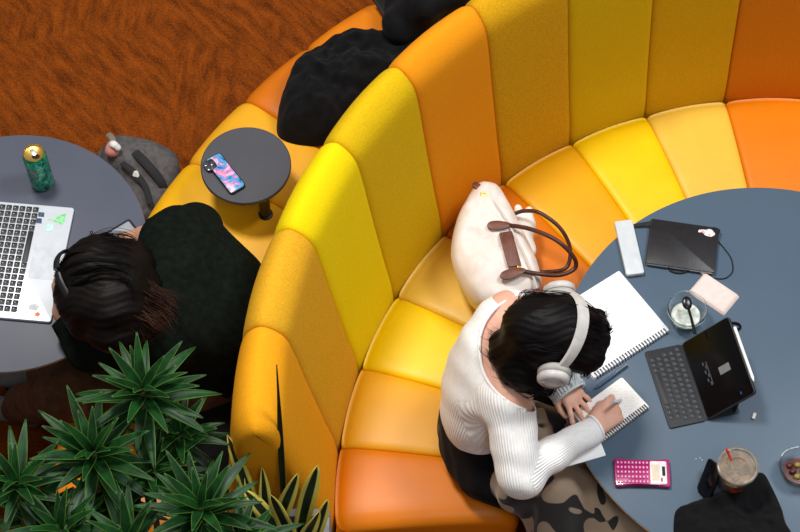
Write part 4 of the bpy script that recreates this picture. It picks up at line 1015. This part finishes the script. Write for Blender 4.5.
# iced drink
c = P(738, 466, TZ + .125); c.z = TZ + .001
t = thing('drink_cup', c, 'iced coffee in a clear cup with a lid and short red straw', 'cup')
cup_shell('cup_body', c, .033, .048, .118, t, clear)
coffee = mat('milky_coffee', (214, 178, 142), .3, c2=(140, 96, 66), vscale=38, lo=.40, hi=.6)
bm = bmesh.new(); add_lathe(bm, Matrix.Translation(c), [(0, .0045), (.0315, .0045), (.0425, .085), (.038, .088), (.02, .085), (0, .087)], 40); bm_to('iced_coffee', bm, coffee, t)
ice_m = mat('ice', (226, 214, 198), .1, trans=.6, ior=1.3)
bm = bmesh.new(); rnd = random.Random(2)
for i in range(9):
    a = rnd.random() * 6.28; r_ = rnd.uniform(.006, .026); add_box(bm, frame(c + Vector((r_ * math.cos(a), r_ * math.sin(a), .088 + rnd.uniform(-.004, .005))), (rnd.random(), rnd.random(), .2), (rnd.random() * .4, rnd.random() * .4, 1)), .018, .017, .016, bev=.003)
bm_to('ice_cubes', bm, ice_m, t)
lidm = mat('clear_tinted_lid', (244, 230, 212), .12, trans=.85, ior=1.3)
bm = bmesh.new(); add_lathe(bm, Matrix.Translation(c), [(.0515, .114), (.053, .116), (.053, .125), (.050, .127), (.045, .1265), (.044, .122), (.0, .1225), (.0, .1210), (.0455, .1205), (.047, .1245), (.0505, .1235), (.0505, .114)], 56, closed=False); ld = bm_to('lid', bm, lidm, t)
bm = bmesh.new(); pts = [c + Vector((math.cos(a) * .024, math.sin(a) * .024, .1240)) for a in [.3 + k * .16 for k in range(18)]]; add_tube(bm, pts, .0018, 6); bm_to('lid_ridge', bm, mat('brown_lid_mark', (150, 104, 80), .3), ld)
red = mat('red_plastic', (196, 44, 28), .35)
bm = bmesh.new(); s0 = P(731, 460, TZ + .125); s1 = P(726.5, 449, TZ + .150); add_tube(bm, [s0 - Vector((0, 0, .05)), s0, s1], .0034, 10); bm_to('straw', bm, red, t)
bm = bmesh.new()
for k, (a0, a1, zz) in enumerate(((-2.0, -1.45, .062), (-1.9, -1.5, .052), (-1.35, -1.1, .058))):
    r_ = .0347 + (.048 - .033) * zz / .118; vs = []
    for i in range(9):
        a = a0 + (a1 - a0) * i / 8; vs.append([bm.verts.new(c + Vector((r_ * math.cos(a) * (1 + q), r_ * math.sin(a) * (1 + q), zz + dz + .004 * math.sin(i * 1.4)))) for q, dz in ((0, -.0035), (0, .0035), (.01, .0035), (.01, -.0035))])
    for p_, q_ in zip(vs, vs[1:]):
        for i in range(4): bm.faces.new((p_[i], p_[(i+1) % 4], q_[(i+1) % 4], q_[i]))
bm_to('logo_print', bm, red, t)

# phone behind the cup
bm = bmesh.new(); q0, q1 = P(716, 463, TZ + .07), P(703, 496, TZ + .008)
t = thing('phone', Vector((q1.x, q1.y, TZ)), 'dark phone leaning against the iced drink', 'phone')
Mp = frame((q0 + q1) / 2, q0 - q1, (-.85, -.1, .5)); add_slab(bm, Mp, rounded_rect((q0 - q1).length, .060, .008), -.004, .004, .0012); bm_to('phone_body', bm, glass_b, t)
# black jacket
o = px_heap('jacket', [(675, 513), (684, 507), (703, 500), (722, 494), (738, 484), (750, 476), (762, 474), (770, 484), (780, 505), (786, 525), (800, 552), (790, 575), (730, 580), (680, 575), (674, 540)], TZ + .001, .034, blk, '', '', crease=.28, cscale=15, seed=2, rings=34, per=10, edge=.3)
tag(o, 'black jacket bundled on the blue table below the iced drink', 'jacket')
# fruit cup at right
c = P(800, 466, TZ + .045); c.z = TZ + .0008
t = thing('fruit_cup', c, 'clear round cup with dark red fruit at the right end of the table', 'cup')
cup_shell('cup_body', c, .036, .052, .045, t, clear)
rd = mat('dark_red_syrup', (92, 34, 28), .2, c2=(60, 24, 22)); ol_ = mat('olive_fruit', (150, 132, 66), .3)
bm = bmesh.new(); add_lathe(bm, Matrix.Translation(c), [(0, .0045), (.0335, .0045), (.037, .014), (0, .0145)], 40); bm_to('syrup', bm, rd, t)
for i, (dx, dy, m_) in enumerate(((-.014, -.005, rd), (-.020, .012, rd), (.0, .014, ol_), (-.004, -.018, ol_), (.014, .0, rd), (.016, .016, rd))):
    bm = bmesh.new(); bmesh.ops.create_uvsphere(bm, u_segments=16, v_segments=10, radius=.0095, matrix=Matrix.Translation(c + Vector((dx, dy, .018))) @ Matrix.Diagonal((1, .8, .75, 1))); bm_to('fruit_piece', bm, m_, t)

# ------------------------------------------------------------ things on the grey table and the side table
alu = mat('silver_aluminium', (214, 218, 226), .35, metal=.25, c2=(210, 214, 222)); kbd = mat('black_key', (24, 25, 30), .5); kl = mat('light_legend', (190, 194, 200), .6)
ca, cb = P(74.3, 207.8, TZ + .012), P(50.7, 322, TZ + .012)
hx = (ca - cb); W_ = hx.length; DL = .245
M = frame(Vector((0, 0, 0)), Vector((hx.y, -hx.x, 0)), (0, 0, 1))   # local x points to the front edge (right)
fc = (ca + cb) / 2; M.translation = fc - M.col[0].xyz * DL / 2; M.translation.z = TZ
t = thing('laptop', M.translation, 'open white silver laptop with stickers on the grey table', 'laptop')
bm = bmesh.new(); add_slab(bm, M, rounded_rect(DL, W_, .008), .001, .012, .0015); base_ = bm_to('base', bm, alu, t)
bm = bmesh.new(); add_slab(bm, M, [(u + DL / 2 - .051, v + .005) for u, v in rounded_rect(.072, .115, .003)], .01205, .01225, 0); bm_to('touchpad', bm, mat('pale_touchpad', (204, 208, 216), .3), base_)
first = None; kx = DL / 2 - .105
for r_ in range(6):
    for k_ in range(17):
        if r_ == 0 and 4 <= k_ <= 8: continue
        x = kx - r_ * .0188; y = W_ / 2 - .017 - k_ * (W_ - .034) / 16.6
        if first is None:
            bm = bmesh.new(); add_slab(bm, M, [(u + x, v + y) for u, v in rounded_rect(.0155, .0165, .002, 3)], .0121, .0136, .0004)
            add_box(bm, M, .003, .0025, .0002, (x - .002, y + .001, .0137), mi=1); first = bm_to('key', bm, [kbd, kl], base_); fx, fy = x, y
        else: copy_child(first, base_, M.to_3x3() @ Vector((x - fx, y - fy, 0)))
bm = bmesh.new(); y0 = W_ / 2 - .017 - 6 * (W_ - .034) / 16.6; add_slab(bm, M, [(u + kx, v + y0) for u, v in rounded_rect(.0155, .098, .002, 3)], .0121, .0136, .0004); bm_to('space_bar', bm, kbd, base_)
def sticker(pts, m, nm='sticker'):
    bm = bmesh.new(); q = [P(x, y, TZ + .0125) for x, y in pts]; c_ = sum(q, Vector()) / len(q)
    area_ = sum(q[i].x * q[(i+1) % len(q)].y - q[(i+1) % len(q)].x * q[i].y for i in range(len(q)))
    if area_ < 0: q = q[::-1]
    add_slab(bm, Matrix.Identity(4), [(v.x, v.y) for v in q], TZ + .0122, TZ + .0126, 0); return bm_to(nm, bm, m, base_)
sb = mat('blue_sticker', (28, 76, 122), .4, c2=(20, 30, 60), vscale=160, lo=.45, hi=.55); sg = mat('green_sticker', (86, 190, 110), .4, c2=(150, 214, 160), vscale=120, lo=.45, hi=.55); stq = mat('teal_print', (150, 220, 214), .5, c2=(214, 224, 230), vscale=150, lo=.45, hi=.55)
sticker([(38.5, 212), (44.5, 212.5), (44, 217), (38, 216.5)], sb); sticker([(36.5, 218), (42, 218.5), (41.5, 223.5), (36, 223)], sb)
sticker([(57, 216), (66, 213.5), (65, 221), (62, 225), (56, 222), (48, 219.5), (56, 219)], sg); sticker([(46, 226), (50, 223.5), (54, 226), (52, 232), (46, 231)], stq)
sticker([(28, 305), (34, 303), (40, 306), (36, 311), (29, 310)], mat('grey_print', (196, 200, 206), .5, c2=(222, 224, 230), vscale=200, lo=.45, hi=.55)); sticker([(35, 313), (38, 311.5), (40.5, 314), (38, 317), (35, 316)], mat('orange_sticker', (240, 120, 40), .4))
hl = M @ Vector((-DL / 2, 0, .010)); su = (M.col[0].xyz * -.34 + Vector((0, 0, 1)) * .94).normalized()
Ms = frame(hl + su * .118, M.col[1].xyz, M.col[0].xyz + Vector((0, 0, .36))); bm = bmesh.new(); add_slab(bm, Ms, rounded_rect(W_, .23, .008), -.006, 0, .001); lid_ = bm_to('lid', bm, alu, t)
bm = bmesh.new(); add_slab(bm, Ms, rounded_rect(W_ - .012, .216, .004), .0003, .001, 0); bm_to('screen', bm, glass_b, lid_)

# can
c = P(42.5, 186, TZ); c = Vector((P(42.5, 186.5, TZ).x, P(42.5, 183, TZ).y, TZ + .0005))
t = thing('drink_can', c, 'tall green drink can with gold lid on the grey table', 'can')
def can_material():
    m = mat('green_can_print', (22, 150, 118), .3, c2=(18, 118, 96), vscale=28, metal=.35, coat=.3); nt = m.node_tree; b = nt.nodes['Principled BSDF']; N = nt.nodes.new; L = nt.links.new
    tc = N('ShaderNodeTexCoord'); n = N('ShaderNodeTexNoise'); n.inputs['Scale'].default_value = 48; n.inputs['Distortion'].default_value = 2; L(tc.outputs['Object'], n.inputs['Vector'])
    r = N('ShaderNodeValToRGB'); e = r.color_ramp.elements; e[0].position = .40; e[0].color = rgb(10, 60, 56); e[1].position = .47; e[1].color = rgb(20, 150, 118)
    e2 = e.new(.62); e2.color = rgb(30, 168, 130); e3 = e.new(.68); e3.color = rgb(150, 190, 150)
    L(n.outputs['Fac'], r.inputs['Fac']); L(r.outputs['Color'], b.inputs['Base Color']); return m
T = Matrix.Translation(c)
bm = bmesh.new(); add_lathe(bm, T, [(0, .004), (.022, .004), (.026, 0), (.0325, .008), (.033, .012), (.033, .143), (.031, .149), (.028, .154)], 48); bm_to('can_body', bm, can_material(), t)
canv = mat('gold_can_lid', (226, 184, 92), .28, metal=.85)
bm = bmesh.new(); add_lathe(bm, T, [(.0278, .153), (.0285, .157), (.0275, .158), (.0262, .154), (.024, .1525), (0, .153)], 48); ld = bm_to('can_lid', bm, canv, t)
bm = bmesh.new(); add_lathe(bm, T @ Matrix.Translation((.006, -.009, 0)) @ Matrix.Diagonal((1.1, .8, 1, 1)), [(0, .1532), (.010, .1532), (.010, .1534), (0, .1534)], 24); bm_to('opening', bm, iris_m, ld)
bm = bmesh.new(); add_slab(bm, T @ Matrix.Translation((-.002, .004, 0)) @ Matrix.Rotation(-.9, 4, 'Z'), rounded_rect(.024, .014, .006), .1542, .1556, .0004); bm_to('pull_tab', bm, mat('silver_tab', (222, 220, 214), .3, metal=.8), ld)
bm = bmesh.new(); vs = []
for i in range(13):
    a = -2.3 + i * .085; vs.append([bm.verts.new(c + Vector((.0333 * math.cos(a), .0333 * math.sin(a), .10 + s_ * .018 * math.sin(PI * (i + .5) / 13)))) for s_ in (-1, 1)])
for p_, q_ in zip(vs, vs[1:]): bm.faces.new((p_[0], q_[0], q_[1], p_[1]))
bm_to('emblem', bm, mat('pale_green_emblem', (128, 158, 146), .4, c2=(40, 90, 82), vscale=180, lo=.45, hi=.55), t)

# tablet under the hand, pen beside
M, w, h = quadM([(98, 237), (138, 215), (152, 262), (118, 285)], TZ + .008); M.translation.z = TZ
t = thing('tablet', M.translation, 'pale grey tablet with dark rim under the hand in the dark green sleeve', 'tablet')
bm = bmesh.new(); add_slab(bm, M, rounded_rect(w, h, .008), .0008, .008, .0012); bm_to('tablet_body', bm, mat('dark_rim', (34, 36, 40), .4), t)
bm = bmesh.new(); add_slab(bm, M, rounded_rect(w - .014, h - .014, .004), .0081, .0086, 0); bm_to('screen', bm, mat('pale_screen', (150, 156, 164), .25), t)
bm = bmesh.new(); add_tube(bm, [P(91, 231, TZ + .012), P(94, 238, TZ + .010), P(99, 250, TZ + .006)], .004, 8); o = recenter(bm_to('stylus', bm, blp)); o.location.z = TZ + .0008; tag(o, 'short black stylus at the corner of the pale tablet, by the hair', 'stylus')

# phone on the side table
def swirl():
    m = mat('marbled_phone_case', (80, 150, 200), .25, coat=.4); nt = m.node_tree; b = nt.nodes['Principled BSDF']; N = nt.nodes.new; L = nt.links.new
    tc = N('ShaderNodeTexCoord'); n = N('ShaderNodeTexNoise'); n.inputs['Scale'].default_value = 22; n.inputs['Distortion'].default_value = 2.5; n.inputs['Detail'].default_value = 3; L(tc.outputs['Object'], n.inputs['Vector'])
    r = N('ShaderNodeValToRGB'); e = r.color_ramp.elements; e[0].position = .32; e[0].color = rgb(30, 90, 160); e[1].position = .44; e[1].color = rgb(70, 170, 214)
    for p_, c_ in ((.50, (130, 120, 200)), (.56, (226, 130, 180)), (.63, (236, 196, 214)), (.72, (90, 190, 210))):
        q = e.new(p_); q.color = rgb(*c_)
    L(n.outputs['Fac'], r.inputs['Fac']); L(r.outputs['Color'], b.inputs['Base Color']); return m
ZS = .62
M, w, h = quadM([(201.5, 162), (217.5, 153), (248.5, 183.5), (233.5, 193)], ZS + .010); M.translation.z = ZS
t = thing('phone', M.translation, 'phone in a marbled blue and pink case on the small side table', 'phone')
bm = bmesh.new(); add_slab(bm, M, rounded_rect(w, h, .011), .0006, .0095, .002); bm_to('case_frame', bm, blp, t)
bm = bmesh.new(); add_slab(bm, M, rounded_rect(w - .006, h - .006, .009), .0096, .0104, .0002); bm_to('case_back', bm, swirl(), t)
lcl = M.inverted() @ P(210, 165, ZS + .011)
bm = bmesh.new(); add_slab(bm, M, [(u + lcl.x, v + lcl.y) for u, v in rounded_rect(.034, .034, .009)], .0105, .0125, .0005); cm = bm_to('camera_bump', bm, mat('dark_graphite', (44, 46, 56), .3), t)
for dx, dy in ((-.008, -.008), (-.008, .008), (.008, 0)):
    bm = bmesh.new(); add_lathe(bm, M @ Matrix.Translation((lcl.x + dx, lcl.y + dy, .0125)), [(0, .0), (.0068, .0), (.0068, .0015), (.0055, .0018), (.005, .001), (0, .001)], 20); bm_to('lens', bm, mat('lens_ring', (96, 100, 108), .2, metal=.6), cm)

# ------------------------------------------------------------ planter and plants
conc = mat('pale_grey_planter', (128, 128, 130), .8, c2=(116, 116, 118), vscale=30, bump=.2)
soil = mat('dark_soil', (44, 32, 24), 1.0, c2=(24, 17, 13), vscale=60, bump=1, bscale=90)
RZ, RD = .75, .50
pr_ = P(330, 497, RZ); px1, py0, py1 = pr_.x, 1.38, min(pr_.y, 1.875)
def planter(x0, x1, y0, y1, rz, m, label, seed=0):
    t = thing('planter', ((x0 + x1) / 2, (y0 + y1) / 2, 0), label, 'planter')
    bm = bmesh.new(); I4 = Matrix.Identity(4); wl = .022; cx, cy = (x0 + x1) / 2, (y0 + y1) / 2
    add_box(bm, I4, x1 - x0, wl, rz, (cx, y1 - wl / 2, rz / 2), .003); add_box(bm, I4, x1 - x0, wl, rz, (cx, y0 + wl / 2, rz / 2), .003)
    add_box(bm, I4, wl, y1 - y0 - 2 * wl, rz, (x1 - wl / 2, cy, rz / 2), .003); add_box(bm, I4, wl, y1 - y0 - 2 * wl, rz, (x0 + wl / 2, cy, rz / 2), .003)
    add_box(bm, I4, x1 - x0 - 2 * wl, y1 - y0 - 2 * wl, .02, (cx, cy, .02)); bm_to('box', bm, m, t)
    bm = bmesh.new(); nx, ny = 40, 16; g = []
    for i in range(nx + 1):
        g.append([bm.verts.new((x0 + wl + (x1 - x0 - 2*wl) * i / nx, y0 + wl + (y1 - y0 - 2*wl) * j / ny, rz - .06 + .012 * noise.noise(Vector((i * .6 + seed, j * .6, 0))))) for j in range(ny + 1)])
    for i in range(nx):
        for j in range(ny): bm.faces.new((g[i][j], g[i+1][j], g[i+1][j+1], g[i][j+1]))
    bm_to('soil', bm, soil, t)
planter(-.42, px1, py0, py1, RZ, conc, 'pale grey planter box holding the snake plant at the near end of the sofa')
dx0, dx1 = -1.36, -.43
planter(dx0, dx1, 1.38, 1.86, RD, mat('charcoal_planter', (48, 46, 46), .8), 'low dark planter trough under the dracaena rosettes', 3)

def leaf_mat(name, mid, edge, k=.72, rough=.45):
    m = mat(name, mid, rough, vscale=30, spec=.35); nt = m.node_tree; b = nt.nodes['Principled BSDF']; N = nt.nodes.new; L = nt.links.new
    at = N('ShaderNodeAttribute'); at.attribute_name = 'across'
    tc = N('ShaderNodeTexCoord'); n = N('ShaderNodeTexNoise'); n.inputs['Scale'].default_value = 25; L(tc.outputs['Object'], n.inputs['Vector'])
    r0 = N('ShaderNodeValToRGB'); r0.color_ramp.elements[0].color = rgb(*[v * .6 for v in mid]); r0.color_ramp.elements[1].color = rgb(*mid); r0.color_ramp.elements[0].position = .35; r0.color_ramp.elements[1].position = .65; L(n.outputs['Fac'], r0.inputs['Fac'])
    st_ = N('ShaderNodeMapRange'); st_.inputs[1].default_value = k; st_.inputs[2].default_value = k + .12; L(at.outputs['Fac'], st_.inputs[0])
    mx = N('ShaderNodeMix'); mx.data_type = 'RGBA'; L(st_.outputs[0], mx.inputs['Factor']); L(r0.outputs['Color'], mx.inputs[6]); mx.inputs[7].default_value = rgb(*edge)
    L(mx.outputs[2], b.inputs['Base Color']); return m
def add_leaf(bm, lay, base, d, up, L_, W_, droop, fold=.35, twist=0, n=12, shape='lance', wav=0):
    d = Vector(d).normalized(); side0 = d.cross(Vector(up)).normalized()
    p = Vector(base); rows = []
    for i in range(n + 1):
        t_ = i / n
        if shape == 'lance': w = W_ * (math.sin(PI * min(1, t_ ** .72 * .97 + .03))) ** .9 + .0012
        else: w = W_ * (.72 + .5 * t_ - .25 * t_**2) * (1 - t_ ** 5) ** .8 + .0008
        side = Matrix.Rotation(twist * t_ + wav * math.sin(t_ * 9), 3, d) @ side0; nn = side.cross(d)
        row = []
        for u in (-1, -.5, 0, .5, 1):
            v = bm.verts.new(p + side * u * w + nn * abs(u) * w * fold); v[lay] = abs(u); row.append(v)
        rows.append(row)
        ax = d.cross(Vector((0, 0, -1)));
        if ax.length > 1e-3: d = (Matrix.Rotation(droop / n, 3, ax.normalized()) @ d).normalized()
        side0 = (side0 - d * side0.dot(d)).normalized(); p = p + d * (L_ / n)
    for a, b in zip(rows, rows[1:]):
        for k in range(4): bm.faces.new((a[k], a[k+1], b[k+1], b[k]))
def foliage(name, builder, m, parent):
    bm = bmesh.new(); lay = bm.verts.layers.float.new('across'); builder(bm, lay); me = bpy.data.meshes.new(name); bm.to_mesh(me); bm.free()
    o = link(name, me, m, parent); s_ = o.modifiers.new('thickness', 'SOLIDIFY'); s_.thickness = .0012; return o
lf = leaf_mat('dracaena_leaf', (20, 68, 24), (92, 136, 50), .88)
stem_m = mat('brown_stem', (86, 70, 46), .8)
rnd = random.Random(21)
def dracaena(px, py, z, Lf, nl, label, tilt=(0, 0), basexy=None, spin=0):
    nl += 8
    c_ = P(px, py, z); bx = basexy or (c_.x, min(c_.y - .12, py1 - .08))
    b0 = Vector((min(max(dx0 + .05, bx[0]), dx1 - .05), min(bx[1], 1.79), RD - .055))
    t = thing('dracaena', b0, label, 'plant', 'dracaena rosettes in the dark trough')
    bm = bmesh.new(); pts = catmull([b0, b0.lerp(c_, .45) + Vector((0, -.03, .02)), c_], 8); add_tube(bm, pts, .008, 8); bm_to('stem', bm, stem_m, t)
    dt = (c_ - pts[-5]).normalized()
    def bld(bm, lay):
        for i in range(nl):
            f = i / nl; a = i * 2.39996 + spin + rnd.uniform(-.3, .3); el = .15 + 1.15 * f + rnd.uniform(-.12, .12)
            dv = Vector((math.cos(a) * math.cos(el) + tilt[0], math.sin(a) * math.cos(el) + tilt[1], math.sin(el)))
            L_ = Lf * (1.08 - .35 * f) * rnd.uniform(.8, 1.15)
            add_leaf(bm, lay, c_ - Vector((0, 0, (1 - f) * .07)) , dv, (0, 0, 1), L_, L_ * .064 + .002, rnd.uniform(.35, 1.0) * (1 - .4 * f), .3, rnd.uniform(-.3, .3))
    foliage('foliage', bld, lf, t); return t
dracaena(142, 390, 1.14, .175, 24, 'dracaena rosette standing highest, in front of the dark green top', spin=.4)
dracaena(93, 452, 1.08, .185, 26, 'dracaena rosette left of centre, just above the planter, broad bright leaves', spin=1.1)
dracaena(200, 508, 1.06, .180, 26, 'large bright dracaena rosette at the lower right of the clump, fully open', spin=2.0)
dracaena(16, 482, 1.08, .160, 20, 'dracaena rosette at the far left bottom corner', spin=2.6)
dracaena(150, 470, .98, .165, 18, 'dracaena rosette low and shaded in the middle of the clump', spin=.9)
dracaena(178, 432, .99, .150, 16, 'dracaena rosette low behind, between the highest rosette and the amber panel', spin=3.0)
dracaena(60, 530, 1.02, .165, 18, 'dracaena rosette cut by the bottom edge of the view at left', spin=.2)
dracaena(128, 540, 1.02, .165, 18, 'dracaena rosette cut by the bottom edge of the view at centre', spin=1.7)

dracaena(112, 500, .90, .15, 16, 'dracaena rosette lowest and darkest, behind the leaves at the bottom', spin=1.3)
dracaena(42, 512, .92, .15, 14, 'dracaena rosette low between the far left rosette and its neighbour', spin=2.2)
dracaena(238, 540, .98, .15, 16, 'dracaena rosette cut by the bottom edge, its leaf tips touching the snake plant', spin=.7)
sv = leaf_mat('snake_plant_leaf', (26, 46, 24), (200, 188, 84), .42)
svd = leaf_mat('dark_snake_leaf', (16, 36, 20), (40, 66, 34), .8)
t = thing('snake_plant', P(290, 520, RZ - .055), 'snake plant with yellow-edged leaves and one tall dark blade before the amber panel', 'plant')
def svb(bm, lay):
    specs = [((262, 520), (233, 444), .90, .020, .5), ((268, 528), (262, 476), .88, .018, .9), ((276, 532), (289, 480), .90, .022, .2), ((300, 532), (310, 474), .92, .024, .1), ((285, 538), (250, 492), .84, .022, .8),
             ((292, 540), (276, 500), .84, .024, -.4), ((312, 545), (322, 505), .84, .020, .3), ((262, 545), (238, 512), .84, .018, -.5), ((300, 550), (312, 515), .84, .022, .6), ((256, 535), (246, 470), .86, .016, 1.0)]
    for (bx, by), (tx, ty), tz, w_, tw in specs:
        b_ = P(bx, by, RZ - .02); b_.y = min(b_.y, py1 - .05); t_ = P(tx, ty, tz + .06); t_.y = min(t_.y, 1.90) 
        if tx < 240: t_ = P(tx, ty, 1.02)
        d = t_ - b_; add_leaf(bm, lay, b_, d, (0, -.9, .5), d.length, w_, .25, .18, tw, 14, 'sword', .12)
foliage('leaves', svb, sv, t)
def tallb(bm, lay):
    b_ = P(285, 505, RZ - .02); b_.y = min(b_.y, py1 - .03); t_ = P(272, 362, 1.30); d = t_ - b_; add_leaf(bm, lay, b_, d + Vector((.012, 0, 0)), (0, -1, .4), d.length, .0065, -.03, .25, .7, 18, 'lance', .3)
o = foliage('tall_leaf', tallb, svd, t); o['label'] = 'tall narrow dark blade'
